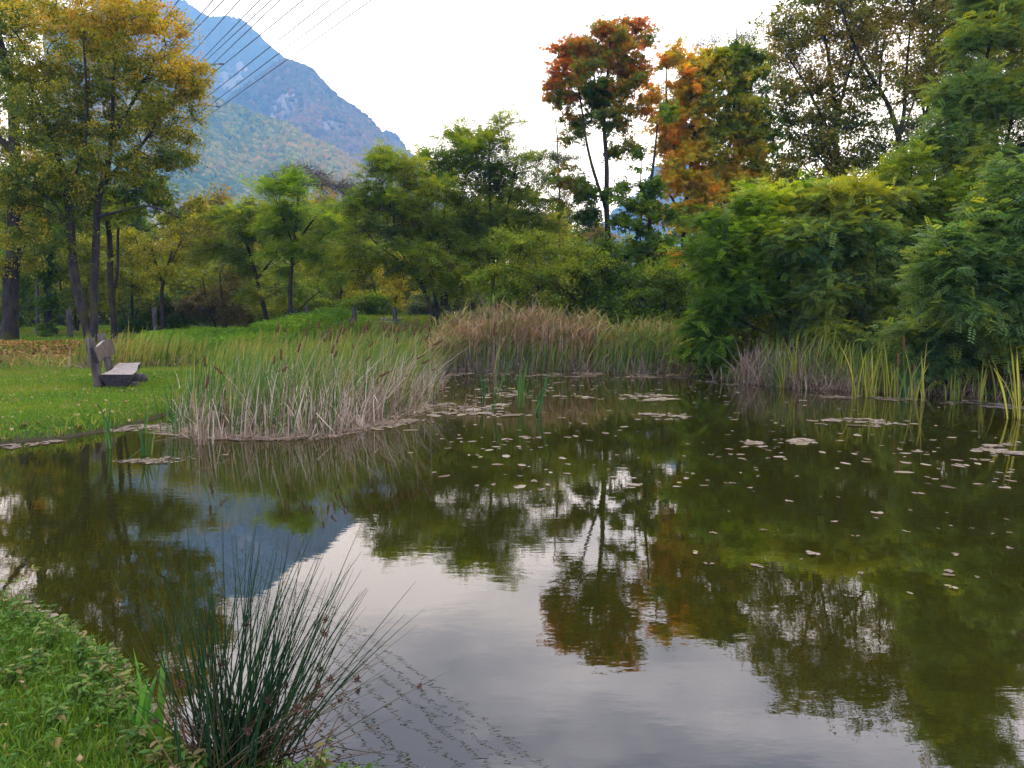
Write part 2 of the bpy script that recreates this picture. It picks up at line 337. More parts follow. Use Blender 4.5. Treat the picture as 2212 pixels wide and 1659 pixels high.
# haze: one closed box round everything
V = np.array([(x, y, z) for x in (-2600, 2900) for y in (-60, 2990) for z in (-3, 1290)], float)
F = np.array([(0, 1, 3, 2), (4, 6, 7, 5), (0, 4, 5, 1), (2, 3, 7, 6), (0, 2, 6, 4), (1, 5, 7, 3)])
mh = bpy.data.materials.new('haze'); mh.use_nodes = True; t = mh.node_tree; t.nodes.clear()
o_ = t.nodes.new('ShaderNodeOutputMaterial'); pv = t.nodes.new('ShaderNodeVolumePrincipled')
pv.inputs['Color'].default_value = (.18, .44, 1.0, 1); pv.inputs['Absorption Color'].default_value = (1, 1, 1, 1)
pv.inputs['Density'].default_value = .00042; pv.inputs['Anisotropy'].default_value = .0
t.links.new(pv.outputs[0], o_.inputs['Volume'])
HAZE = True
if HAZE: set_props(mesh('haze', V, F, mh), kind='stuff')

# ------------------------------------------------------------------ trees
def leaves_simple(p, d, nrm, L, Wd, c, fold=.18):
    n = len(p); d = unit(d); s = unit(np.cross(d, nrm)); nn = np.cross(s, d)
    a = p + d * (L * .48)[:, None]; tip = p + d * L[:, None] - nn * (L * .15)[:, None]
    V = np.stack([p, a + s * (Wd / 2)[:, None] + nn * (Wd * fold)[:, None], tip, a - s * (Wd / 2)[:, None] + nn * (Wd * fold)[:, None]], 1)
    F = np.arange(4 * n).reshape(n, 4); return V.reshape(-1, 3), F, c
def leaves_lobed(p, d, nrm, L, c):             # maple-like: three pointed lobes
    n = len(p); d = unit(d); s = unit(np.cross(d, nrm)); nn = np.cross(s, d); Vs = []
    for ang, k in ((0, 1.0), (.95, .8), (-.95, .8)):
        dd = d * math.cos(ang) + s * math.sin(ang) - nn * .12; sd = np.cross(dd, nn)
        a = p + dd * (L * k * .5)[:, None]
        Vs.append(np.stack([p, a + sd * (L * .2)[:, None], p + dd * (L * k)[:, None], a - sd * (L * .2)[:, None]], 1))
    V = np.stack(Vs, 1); return V.reshape(-1, 3), np.arange(12 * n).reshape(-1, 4), np.repeat(c, 3, 0)
def leaves_pinnate(p, d, L, c, rng, npair=6, lw=.42):   # compound leaf with paired leaflets along a drooping rib
    n = len(p); d = unit(d); up = np.array([0, 0, 1.]); s = unit(np.cross(d, up)); nn = np.cross(s, d)
    roll = rng.uniform(-.6, .6, n)[:, None]; s2 = s * np.cos(roll) + nn * np.sin(roll); n2 = np.cross(s2, d)
    t = np.linspace(.15, 1, npair); Vs = []
    c0 = p[:, None] + d[:, None] * (L[:, None] * t)[..., None] - up * (L[:, None] * .2 * t ** 2)[..., None]
    for sg in (1, -1):
        ll = (L[:, None] * .30 * (1 - .35 * np.abs(t - .45)))[..., None]
        dd = unit(s2[:, None] * sg + d[:, None] * .35 - up * .12 + rng.normal(0, .12, (n, npair, 3)))
        w2 = np.cross(dd, n2[:, None]) ; a = c0 + dd * ll * .5
        Vs.append(np.stack([c0, a + w2 * ll * lw * .5, c0 + dd * ll, a - w2 * ll * lw * .5], 2))
    V = np.stack(Vs, 1); m = 2 * npair
    return V.reshape(-1, 3), np.arange(4 * n * m).reshape(-1, 4), np.repeat(c, m, 0)

GREEN = [(.04, .08, .008), (.085, .145, .009), (.165, .225, .012), (.27, .275, .016)]
BRIGHT = [(.06, .12, .008), (.13, .23, .010), (.24, .33, .013), (.36, .37, .02)]
YGREEN = [(.075, .11, .008), (.16, .19, .010), (.29, .28, .014), (.44, .35, .02)]
OLIVE = [(.06, .10, .008), (.15, .17, .010), (.30, .26, .012), (.44, .30, .015), (.54, .24, .015)]
BLUEG = [(.035, .075, .018), (.07, .14, .034), (.13, .21, .06), (.19, .26, .05), (.27, .27, .015)]
GREYG = [(.05, .075, .03), (.08, .11, .05), (.11, .14, .07), (.13, .14, .04)]
REDM = [(.05, .10, .008), (.12, .15, .010), (.28, .16, .012), (.42, .11, .018), (.54, .17, .02)]
ORNG = [(.06, .11, .008), (.17, .20, .010), (.34, .29, .012), (.56, .31, .013), (.64, .22, .015)]
SPARSE = [(.035, .06, .010), (.08, .11, .012), (.15, .17, .014), (.26, .21, .018), (.34, .21, .03)]
BROWN = [(.05, .05, .015), (.09, .075, .02), (.13, .095, .035), (.18, .15, .03)]
AUT = [(.09, .11, .02), (.17, .15, .025), (.27, .19, .03), (.33, .16, .03)]

def skeleton(rng, trunks, tips, zmin, up=.35, K=5):
    """trunks: list of (pts(n,3), radii(n)) in world; returns branch paths and radii grown to every tip"""
    pos, par, rad, isT = [], [], [], []
    tpaths = []
    for j, (pts, rr) in enumerate(trunks):
        pts = np.array(pts); L = np.concatenate([[0], np.cumsum(np.linalg.norm(np.diff(pts, axis=0), axis=1))])
        m = max(6, int(L[-1] / .35)); s = np.linspace(0, L[-1], m)
        q = np.stack([np.interp(s, L, pts[:, k]) for k in range(3)], -1); r = np.interp(s, L, rr)
        q[1:-1] += .035 * np.stack([np.sin(s[1:-1] * 1.9 + j), np.cos(s[1:-1] * 1.3 + 2 * j), 0 * s[1:-1]], -1)
        for _ in range(2): q[1:-1] = (q[:-2] + 2 * q[1:-1] + q[2:]) / 4
        tpaths.append((q, r)); base = len(pos)
        for k in range(m):
            pos.append(q[k]); par.append(base + k - 1 if k else -1); rad.append(r[k]); isT.append(True)
    pos = list(pos); P0 = np.array(pos); order = np.argsort([np.min(np.linalg.norm(P0 - t, axis=1)) for t in tips])
    cap = len(pos) + len(tips) * (K - 1) + 5; A = np.zeros((cap, 3)); A[:len(pos)] = P0; nA = len(pos)
    parent = np.full(cap, -1); trunkflag = np.zeros(cap, bool); trunkflag[:nA] = True; br = []
    trad = np.zeros(cap); trad[:nA] = rad
    for ti in order:
        t = tips[ti]; q = A[:nA]; dv = t - q; h = np.hypot(dv[:, 0], dv[:, 1]); dist = np.linalg.norm(dv, axis=1)
        cost = dist + 1.1 * np.maximum(0, up * h - dv[:, 2]) + np.where(q[:, 2] < zmin, 50, 0) + np.where(trunkflag[:nA], 0, .25)
        k = int(np.argmin(cost)); a = q[k].copy(); D = dist[k]
        ctrl = a + (t - a) * .45 + np.array([0, 0, 1]) * D * rng.uniform(.02, .22) + rng.normal(0, .06 * D, 3)
        s = np.linspace(0, 1, K)[:, None]; path = (1 - s) ** 2 * a + 2 * s * (1 - s) * ctrl + s ** 2 * t
        path[1:-1] += rng.normal(0, .025 * D, (K - 2, 3))
        idx = [k]
        for j in range(1, K):
            A[nA] = path[j]; parent[nA] = idx[-1]; idx.append(nA); nA += 1
        br.append(idx)
    w = np.zeros(nA); hask = np.zeros(nA, bool)
    for x in parent[:nA]:
        if x >= 0: hask[x] = True
    for k in range(nA - 1, -1, -1):
        if not trunkflag[k]:
            if w[k] == 0: w[k] = 1
            w[parent[k]] += w[k]
    return tpaths, A, br, w, trad, trunkflag

def tree(name, label, cat, d, trunks, blobs, pal, kind='simple', nc=150, nl=60, size=.08, spread=.45, flat=.55, seed=1, group=None, bark=None,
         tipr=.007, grad=None, dens=0, twigs=0, up=.35, tbias=.5, ampl=.33, zmin=None, shell=.45, base_z=None, trnd=.16, pods=0, bough=5.5):
    rng = np.random.RandomState(seed); T = []
    for k, tr in enumerate(trunks):
        tr = [tuple(x) if len(x) > 3 else (*x, 0) for x in tr]
        pts = [P(u, v, d + dd) for u, v, _, dd in tr]; rr = [wd / 2 * d / FPX for _, _, wd, _ in tr]
        if k == 0 or base_z == 'all':
            g = pts[0].copy(); gz = float(ground(g[0], g[1])) - .15
            if g[2] > gz + .1: g[2] = gz; pts = [g] + pts; rr = [rr[0] * 1.15] + rr
            else: pts[0][2] = gz
        T.append((pts, rr))
    root = np.array(T[0][0][0]); root[2] += .15
    E = empty(name, tuple(root), label, cat, group)
    # attraction points
    B = [(b + (0,) * (6 - len(b))) for b in blobs]      # u v ru rv dd weight
    wts = np.array([(b[2] * b[3]) * (b[5] or 1) for b in B], float); wts /= wts.sum(); cnt = rng.multinomial(nc, wts); tips = []
    for b, c in zip(B, cnt):
        if c == 0: continue
        ctr = P(b[0], b[1], d + b[4]); rx, rz = b[2] * d / FPX, b[3] * d / FPX; ry = min(rx, rz * 1.6) * .9
        nb = max(2, int(c / bough)); q = unit(rng.normal(size=(nb, 3))) * (shell + (1 - shell) * rng.rand(nb, 1)) ** .6     # bough centres
        q *= np.where(rng.rand(nb, 1) < .2, rng.uniform(1.0, 1.25, (nb, 1)), .88); R3 = np.array([rx, ry, rz]); bi = rng.randint(0, nb, c); f = rng.normal(size=(c, 3)) * [1, 1, .42]
        br_ = .40 * max(min(rx, rz), .5); off = f * br_ * .62; off[:, 2] -= .10 * (np.hypot(off[:, 0], off[:, 1])) ; tips.append(ctr + q[bi] * R3 + off)
    tips = np.concatenate(tips); gz = ground(tips[:, 0], tips[:, 1]); tips[:, 2] = np.maximum(tips[:, 2], gz + .12)
    z0 = T[0][0][0][2]; ztop = tips[:, 2].max()
    if zmin is None: zmin = z0 + .12 * (ztop - z0)
    tp, A, br, w, trad, tf = skeleton(rng, T, tips, zmin, up)
    parts = []
    for q, r in tp:
        r = r * (1 + .05 * np.sin(np.arange(len(r)) * 1.7)); r = r.copy(); r[0] *= 1.25
        V, F = tube(q[None], r[None], 10); parts.append((V, F, (0, 0, 0)))
    idx = np.array(br); wv = np.maximum(w[idx], 1); rb = tipr * wv ** .42
    rb[:, 0] = np.minimum(tipr * np.maximum(w[idx[:, 1]], 1) ** .42 * 1.15, np.where(tf[idx[:, 0]], trad[idx[:, 0]] * .8 + tipr, 9)); rb = np.minimum(rb, np.maximum(rb[:, :1] * 1.02, tipr * .8))
    V, F = tube(A[idx], rb, 5); parts.append((V, F, (0, 0, 0)))
    # small twigs
    dr_ = .04 if kind == 'pinnate' else .16
    nt = twigs or 4; n = len(tips)
    out = unit(tips - A[idx[:, 0]] + 1e-6)
    td = unit(np.repeat(out, nt, 0) * .7 + rng.normal(size=(n * nt, 3)) * np.array([1, 1, flat]) ); tb = np.repeat(tips, nt, 0)
    tl = spread * rng.uniform(.5, 1.25, n * nt)
    s = np.linspace(0, 1, 3)[:, None]
    tw = tb[:, None] + td[:, None] * tl[:, None, None] * s - np.array([0, 0, dr_]) * (tl[:, None, None] * s ** 2)
    V, F = tube(tw, np.stack([np.full(n * nt, tipr * .7), np.full(n * nt, tipr * .5), np.full(n * nt, tipr * .25)], 1), 3); parts.append((V, F, (0, 0, 0)))
    V, F, _ = merge(parts); mesh('trunk', V, F, bark or M_BARK, E, smooth=True)
    # leaves along twigs
    m = max(1, int(round(nl / nt))); k = np.repeat(np.arange(n * nt), m); N_ = len(k)
    tt = rng.uniform(.05, 1.05, N_)[:, None]
    p = tb[k] + td[k] * tl[k][:, None] * tt - np.array([0, 0, dr_]) * (tl[k][:, None] * tt ** 2)
    off = .16 if kind != 'pinnate' else .10
    p = p + rng.normal(size=(N_, 3)) * spread * off * np.array([1, 1, .7])
    dr = unit(td[k] * .6 + rng.normal(size=(N_, 3)) * ([.7, .7, .3] if kind == 'pinnate' else [.7, .7, .7]) - np.array([0, 0, .05 if kind == 'pinnate' else .25]))
    nr = unit(np.array([0, 0, 1.]) + rng.normal(size=(N_, 3)) * .55)
    tk = tbias + ampl * vnoise(p, .9, seed + 3)
    if grad is not None:
        du, dv, g = grad[:3]; c0 = tips.mean(0); sp = tips.std(0) + .01
        tk = tk + g * (((p[:, 0] - c0[0]) / sp[0]) * du + ((p[:, 2] - c0[2]) / sp[2]) * dv)
    clus = rng.normal(0, .15, n)[k // nt]
    tk = tk + clus + rng.normal(0, trnd, N_)
    c = palette(pal, tk) * rng.lognormal(0, .16, (N_, 1))
    L = size * rng.uniform(.65, 1.25, N_)
    if kind == 'simple': V, F, c = leaves_simple(p, dr, nr, L, L * .72, c)
    elif kind == 'narrow': V, F, c = leaves_simple(p, dr, nr, L, L * .3, c)
    elif kind == 'lobed': V, F, c = leaves_lobed(p, dr, nr, L, c)
    else: V, F, c = leaves_pinnate(p, dr, L, c, rng, 6 if d < 25 else 4, .5 if d < 25 else .6)
    cp = mesh('crown', V, F, M_LEAF, E, tint=c)
    if pods:                                    # hanging brown seed pods
        pi = rng.randint(0, n, pods // 6); q = np.repeat(tips[pi], 6, 0) + rng.normal(0, .16, (len(pi) * 6, 3)); Np = len(q)
        s = np.linspace(0, 1, 3)[:, None]; path = q[:, None] + (np.array([0, 0, -1.]) + rng.normal(0, .2, (Np, 3)))[:, None] * (.22 * s)
        V, F = ribbon(path, np.tile([[.012, .035, .01]], (Np, 1)), unit(rng.normal(size=(Np, 3)) * [1, 1, .1])); mesh('seed_pods', V, F, M_DRY, E, tint=np.repeat(jit((.07, .03, .018), Np, rng), 2, 0))['kind'] = 'stuff'
    return E

def copy_tree(src, loc, rz, scl, label):
    r = src.copy(); COL.objects.link(r); r.location = loc; r.rotation_euler = (0, 0, rz); r.scale = (scl, scl, scl * 1.05); r['label'] = label
    for ch in list(src.children):
        c = ch.copy(); COL.objects.link(c); c.parent = r
    return r

G1 = 'trees standing on the left lawn'; G2 = 'locust trees behind the reed bed'; G3 = 'tall trees behind the right bank'; G4 = 'bushes along the far bank'; G5 = 'locust trees hanging over the right bank'
tree('lime_tree', 'thickest dark trunk at the left edge of the lawn with olive yellow crown', 'tree', 31,
     [[(16, 738, 40), (22, 690, 31), (25, 620, 31), (28, 520, 28), (34, 430, 26), (32, 300, 22), (26, 200, 18), (6, 100, 14), (-20, 10, 8)],
      [(28, 480, 14), (48, 420, 8, .3), (62, 380, 6, .5), (80, 300, 4, .8)], [(30, 330, 14), (-30, 270, 10), (-90, 200, 6)], [(28, 600, 6), (42, 560, 5), (56, 528, 3)]],
     [(0, 90, 90, 110), (60, 50, 90, 70), (-60, 250, 90, 110), (-40, 400, 90, 80), (30, 220, 80, 80), (70, 330, 60, 60), (0, 480, 70, 50), (60, 470, 60, 50), (-90, 60, 90, 100), (20, 560, 60, 35)],
     OLIVE, bough=3, nc=380, nl=110, size=.11, spread=.6, seed=101, group=G1, tbias=.42, twigs=6)
tree('lime_tree', 'twin-trunked tree behind the wooden bench with golden orange crown', 'tree', 25,
     [[(197, 752, 24), (180, 680, 19), (168, 620, 19), (155, 560, 18), (149, 480, 16), (147, 420, 15), (135, 360, 13), (112, 300, 11), (85, 240, 8), (60, 160, 5)],
      [(198, 745, 18), (205, 690, 17), (204, 600, 16), (205, 500, 15), (210, 450, 14), (224, 395, 13), (236, 330, 10), (246, 200, 7), (250, 80, 4)],
      [(224, 395, 9), (262, 355, 7, -.3), (320, 300, 6, -.8), (335, 270, 4, -1)], [(240, 300, 7), (300, 200, 6, -.4), (330, 140, 3, -.6)], [(147, 430, 8), (180, 330, 7, -.5), (190, 220, 5, -.8), (180, 90, 4, -1)],
      [(150, 500, 7), (128, 440, 5, -.4), (60, 400, 3, -1)], [(205, 470, 6), (260, 455, 5, -.6), (330, 440, 4, -1.2), (385, 470, 3, -1.4)]],
     [(150, 90, 130, 90), (290, 100, 110, 90, -.3), (350, 190, 85, 85, -.5), (230, 230, 130, 80), (100, 220, 110, 100), (330, 300, 100, 55, -.5, .7), (400, 330, 50, 45, -.6, .4), (180, 360, 120, 60, -.6), (60, 390, 80, 60, -.6), (300, 390, 80, 45, -.6, .4), (200, 20, 160, 60), (90, 480, 90, 50, -.3, .55), (370, 430, 70, 50, -1, .28), (180, 520, 80, 40, 0, .3), (395, 180, 38, 45, -.4)],
     OLIVE, bough=2.5, nc=1050, nl=84, size=.085, spread=.46, seed=102, group=G1, tbias=.40, grad=(.4, .9, .12), twigs=6, ampl=.22)
tree('maple_tree', 'slim mossy trunk right of the bench posts with dark green crown', 'tree', 28.5,
     [[(246, 735, 14), (243, 640, 13), (237, 560, 12), (232, 480, 10), (228, 420, 8), (240, 330, 5)], [(243, 640, 7), (258, 580, 6), (254, 480, 5), (262, 420, 3)]],
     [(245, 470, 80, 55), (230, 390, 100, 60), (300, 430, 70, 50, 1), (170, 440, 70, 50, 1)], GREEN, 'lobed', nc=150, nl=60, size=.15, spread=.6, seed=103, group=G1, tbias=.45)
tree('ivy_covered_tree', 'dark ivy covered trunk between the thick trunk and the bench', 'tree', 34,
     [[(101, 733, 15), (104, 640, 15), (106, 560, 15), (112, 440, 10), (118, 330, 6)]],
     [(110, 400, 80, 70), (60, 480, 70, 60), (104, 640, 13, 90, 0, 8), (106, 540, 16, 60, 0, 6)], GREEN, nc=230, nl=70, size=.13, spread=.28, seed=104, group=G1, tbias=.22)
tree('young_tree', 'thin pale pole-like trunk left of the ivy covered trunk', 'tree', 35, [[(78, 735, 7), (82, 650, 7), (85, 560, 6), (90, 470, 5), (92, 400, 3)]],
     [(90, 530, 70, 60), (60, 430, 70, 60)], YGREEN, nc=90, nl=70, size=.12, spread=.6, seed=105, group=G1, bark=M_BARK2)
# thicket left and centre
bush = [
 ('leafy_thicket', 'shadowy thicket left of the ivy covered trunk', 38, [(20, 650, 60, 90), (60, 600, 60, 60), (-60, 620, 70, 100)], GREEN, 'simple', .35),
 ('leafy_thicket', 'green thicket between ivy covered trunk and bench tree', 38, [(150, 640, 60, 70), (140, 560, 60, 60), (190, 600, 50, 80)], YGREEN, 'simple', .3),
 ('leafy_thicket', 'bright green thicket right behind the slim mossy trunk', 37, [(300, 600, 60, 70), (270, 560, 50, 60), (320, 660, 60, 45), (240, 620, 50, 70)], YGREEN, 'simple', .4),
 ('hedge_bush', 'dark brownish bush behind the marsh grass left of the nettles', 36, [(470, 650, 60, 55), (520, 670, 60, 40), (430, 670, 50, 42), (490, 610, 50, 40)], BROWN, 'simple', .5),
 ('hedge_bush', 'low dark bush around the lone fence post', 37, [(360, 690, 60, 30), (300, 700, 50, 25), (400, 680, 50, 40)], GREEN, 'simple', .15),
 ('hedge_bush', 'dim bush between the two slender locust trunks', 36.5, [(600, 670, 60, 36), (560, 690, 50, 25), (680, 680, 60, 36), (650, 640, 60, 40)], GREEN, 'simple', .25),
 ('hedge_bush', 'tangled yellow green bush behind the bright nettle patch', 41, [(700, 610, 60, 60), (740, 650, 60, 40), (760, 600, 60, 60)], YGREEN, 'simple', .55),
 ('ivy_mound', 'dark ivy mound behind the fence posts and steps', 36, [(790, 655, 52, 24), (760, 668, 40, 18), (830, 665, 42, 22)], GREEN, 'simple', .3),
 ('hedge_bush', 'yellow leafy bush above the ivy mound', 40, [(830, 610, 70, 50), (780, 600, 60, 50), (880, 640, 60, 40), (860, 580, 50, 40)], YGREEN, 'simple', .7),
 ('willow_bush', 'grey green bush between arching trunks and reeds', 36, [(960, 650, 50, 36), (900, 660, 50, 30), (1010, 640, 60, 50)], GREYG, 'simple', .6),
]
for j, (nm, lb, d, bl, pal, kd, tb) in enumerate(bush):
    cu = np.mean([b[0] for b in bl]); vt = min(b[1] - b[3] * .5 for b in bl)
    low = max(b[1] + b[3] for b in bl)
    tree(nm, lb, 'bush', d, [[(cu, low, 6), (cu + 6, (low + vt) / 2, 4), (cu - 3, vt, 2)], [(cu - 8, low, 5), (cu - 30, (low + vt) / 2, 3), (cu - 40, vt + 10, 2)], [(cu + 6, low, 5), (cu + 28, (low + vt) / 2, 3), (cu + 45, vt + 8, 2)]],
         bl, pal, kd, nc=150, nl=95, size=.11 if nm != 'ivy_mound' else .10, spread=.55, seed=200 + j, group='bushes along the left treeline', tbias=tb, zmin=-5, base_z='all', shell=.3)
tree('small_tree', 'small thin-stemmed tree with sparse yellow green leaves beside the fence post', 'tree', 34,
     [[(350, 718, 9), (350, 640, 8), (354, 600, 7), (362, 575, 5), (372, 540, 3)], [(352, 615, 5), (340, 580, 4), (330, 540, 2)], [(364, 572, 3), (378, 550, 3), (392, 520, 2)]],
     [(350, 510, 75, 60), (405, 510, 55, 60), (310, 560, 50, 45), (390, 580, 55, 40)], YGREEN, nc=150, nl=75, size=.095, spread=.5, seed=230, group='small trees beyond the lawn', tbias=.5)
tree('locust_tree', 'leaning slender locust tree left of the straight one above the nettles', 'tree', 34,
     [[(578, 712, 10), (570, 660, 9), (558, 607, 7), (538, 545, 6), (523, 505, 4), (510, 460, 3)], [(556, 600, 5), (590, 560, 4), (600, 540, 2)]],
     [(510, 500, 70, 45), (560, 570, 65, 35), (470, 560, 50, 45), (590, 625, 62, 26), (545, 460, 45, 30)], GREEN, 'pinnate', nc=172, nl=28, size=.34, spread=.6, flat=.35, seed=231, group='small trees beyond the lawn', tbias=.72)
tree('locust_tree', 'bright lime green locust with straight dark stem behind the nettles', 'tree', 32,
     [[(625, 712, 10), (627, 640, 9), (631, 580, 8), (636, 510, 7), (640, 470, 5), (648, 410, 3)], [(636, 530, 5), (665, 490, 4), (690, 460, 2)], [(634, 530, 4), (615, 480, 3), (600, 440, 2)], [(626, 690, 5), (655, 660, 3), (690, 630, 2)]],
     [(640, 425, 62, 42), (695, 490, 70, 55), (590, 470, 55, 45), (640, 560, 85, 40), (572, 400, 26, 12), (655, 385, 32, 16), (740, 540, 45, 45), (640, 500, 70, 50)], BRIGHT, 'pinnate', nc=264, nl=28, size=.34, spread=.6, flat=.35, seed=232, group='small trees beyond the lawn', tbias=.58)
tree('locust_tree', 'locust with two trunks arching far to the left above the steps', 'tree', 29,
     [[(935, 690, 9), (924, 640, 8), (908, 607, 7), (888, 584, 6), (852, 554, 5), (815, 535, 3), (790, 500, 2)], [(926, 650, 6), (905, 595, 5), (880, 560, 4), (850, 530, 3), (850, 450, 2)]],
     [(830, 470, 75, 50), (870, 410, 85, 60), (785, 560, 60, 45), (900, 540, 80, 45), (845, 352, 40, 25), (790, 430, 50, 40), (950, 590, 55, 35)], GREEN, 'pinnate', nc=299, nl=28, size=.34, spread=.6, flat=.35, seed=233, group=G2, tbias=.72, pods=900)
tree('locust_tree', 'locust with three thin dark stems close behind the arching trunks', 'tree', 31,
     [[(945, 680, 8), (938, 622, 8), (930, 577, 7), (925, 480, 5), (915, 380, 3)], [(955, 660, 6), (951, 612, 6), (944, 560, 5), (960, 450, 3)], [(965, 660, 6), (962, 610, 5), (955, 570, 4), (990, 480, 2)]],
     [(925, 400, 62, 60), (960, 460, 95, 55), (912, 340, 34, 20), (980, 520, 90, 45), (985, 350, 45, 45), (1000, 580, 60, 40)], GREEN, 'pinnate', nc=287, nl=28, size=.34, spread=.6, flat=.35, seed=234, group=G2, tbias=.72, pods=300)
tree('locust_tree', 'tall loose-topped locust rising above the middle of the reed bed', 'tree', 32,
     [[(1072, 690, 10), (1066, 620, 9), (1066, 560, 8), (1060, 450, 6), (1055, 350, 4), (1062, 270, 2)], [(1064, 600, 6), (1085, 520, 5), (1100, 420, 3), (1120, 340, 2)], [(1064, 560, 5), (1020, 460, 4), (990, 380, 2)]],
     [(1050, 345, 90, 50), (1078, 275, 44, 32, 0, .6), (1000, 310, 45, 35, 0, .8), (1120, 390, 70, 60), (1070, 450, 95, 55), (1140, 500, 70, 55), (1020, 520, 70, 50), (1140, 330, 36, 45, 0, .6)], GREEN, 'pinnate', nc=379, nl=28, size=.34, spread=.62, flat=.35, seed=235, group=G2, tbias=.65)
tree('poplar_tree', 'thin pale leaved tree left of the red maple with sky showing through', 'tree', 38,
     [[(1207, 690, 7), (1208, 560, 6), (1208, 450, 5), (1206, 330, 3), (1200, 262, 2)]],
     [(1205, 300, 28, 38, 0, .7), (1190, 370, 46, 50), (1225, 440, 42, 60), (1180, 470, 50, 50), (1230, 330, 30, 40, 0, .5)], GREYG, 'narrow', nc=190, nl=50, size=.10, spread=.55, seed=236, group=G3, tbias=.4, bark=M_BARK2)
alder = [
 ('round leafy green alder behind the tall reeds left of the red maple', 26, [(1170, 560, 85, 60), (1100, 620, 70, 45), (1240, 590, 80, 60), (1170, 650, 120, 40), (1120, 540, 60, 45)], .55, 240),
 ('dense green alder straight below the red maple', 26.5, [(1300, 600, 80, 50), (1340, 650, 90, 45), (1260, 660, 90, 40), (1300, 540, 50, 35)], .45, 241),
 ('darker alder bush between the thin trunk and the overhanging locusts', 25, [(1420, 640, 70, 60), (1450, 710, 80, 50), (1380, 700, 70, 50), (1480, 640, 50, 50)], .3, 242)]
for lb, d, bl, tb, sd_ in alder:
    cu = np.mean([b[0] for b in bl])
    tree('alder_bush', lb, 'bush', d, [[(cu, 740, 7), (cu + 5, 660, 5), (cu, 580, 3)], [(cu - 14, 740, 6), (cu - 45, 650, 4), (cu - 60, 590, 2)], [(cu + 14, 740, 6), (cu + 45, 660, 4), (cu + 70, 600, 2)]],
         bl, GREEN, 'simple', nc=260, nl=84, size=.095, spread=.5, seed=sd_, group=G4, tbias=tb, zmin=-5, base_z='all', shell=.4)
tree('red_maple', 'tall red maple with bare lower trunk standing against white sky', 'tree', 31,
     [[(1312, 690, 13), (1311, 600, 12), (1313, 500, 12), (1311, 430, 11), (1308, 330, 9), (1306, 240, 7), (1312, 150, 5), (1318, 90, 3)],
      [(1310, 455, 8), (1294, 410, 7, -.3), (1278, 350, 6, -.5), (1262, 290, 5, -.6), (1255, 220, 4, -.6), (1245, 150, 2, -.5)], [(1307, 270, 5), (1290, 200, 4, .4), (1280, 140, 3, .5)], [(1308, 300, 5), (1340, 240, 4, .4), (1360, 170, 3, .4)]],
     [(1300, 95, 75, 40), (1345, 110, 50, 50), (1230, 120, 36, 45), (1290, 160, 90, 60), (1220, 190, 40, 40), (1350, 190, 50, 55), (1290, 225, 80, 40), (1365, 260, 35, 35, 0, .6), (1275, 265, 40, 20, 0, .7), (1235, 295, 28, 14, 0, .8), (1330, 320, 45, 20, 0, .5), (1240, 375, 45, 35, -.5, 1.1), (1250, 420, 60, 26, -.5, 1.1), (1260, 455, 70, 22, -.4, .9), (1350, 60, 30, 18)],
     REDM, 'lobed', nc=340, bough=4, nl=50, size=.17, spread=.5, flat=.4, seed=250, group='maples in autumn colour', tbias=.31, grad=(-.25, .9, .15), ampl=.38, trnd=.13, zmin=3.2)
tree('slim_maple', 'spindly dark green maple between the red maple and the orange maple', 'tree', 28,
     [[(1392, 720, 10), (1398, 640, 10), (1400, 560, 9), (1404, 480, 8), (1406, 400, 7), (1412, 330, 5), (1420, 270, 3)], [(1380, 660, 5, .5), (1384, 520, 4, .5), (1384, 400, 3, .5), (1386, 350, 2, .5)]],
     [(1370, 350, 26, 16), (1375, 400, 45, 26), (1350, 430, 50, 30), (1400, 470, 60, 40), (1360, 500, 70, 40), (1420, 420, 30, 30), (1430, 540, 60, 40), (1360, 560, 60, 30), (1425, 250, 30, 22)], GREEN, 'lobed', nc=130, nl=42, size=.16, spread=.45, flat=.4, seed=251, group='maples in autumn colour', tbias=.22)
tree('orange_maple', 'broad maple in flaming orange and gold right of the slim maple', 'tree', 32,
     [[(1476, 700, 12), (1476, 620, 12), (1474, 560, 11), (1478, 470, 10), (1490, 380, 9), (1500, 280, 8), (1515, 200, 6), (1530, 140, 3)],
      [(1562, 640, 10, 1.5), (1556, 560, 9, 1.5), (1560, 460, 8, 1), (1570, 350, 7, .6), (1585, 240, 5, .4), (1600, 160, 3, 0)], [(1478, 480, 6), (1450, 420, 5, -.6), (1430, 390, 3, -.8)], [(1485, 420, 6), (1450, 300, 5, 0), (1440, 200, 4, .3), (1440, 140, 2)]],
     [(1440, 140, 32, 38, .3), (1445, 210, 38, 40, .3), (1480, 150, 38, 28), (1540, 140, 60, 45), (1600, 150, 50, 45), (1540, 210, 80, 55), (1600, 230, 60, 50), (1500, 290, 70, 55), (1440, 280, 40, 40), (1570, 310, 70, 55), (1470, 350, 50, 30), (1545, 390, 75, 40), (1440, 392, 42, 20, -.8, 1.3), (1500, 400, 60, 25, -.5), (1450, 470, 55, 30, -.5), (1530, 460, 60, 35), (1440, 548, 36, 18, -1, 1.3), (1625, 330, 45, 60)],
     ORNG, 'lobed', nc=640, bough=4, nl=64, size=.17, spread=.58, flat=.4, seed=252, group='maples in autumn colour', tbias=.38, ampl=.5, grad=(-.45, .3, .13), trnd=.13, zmin=2.5)
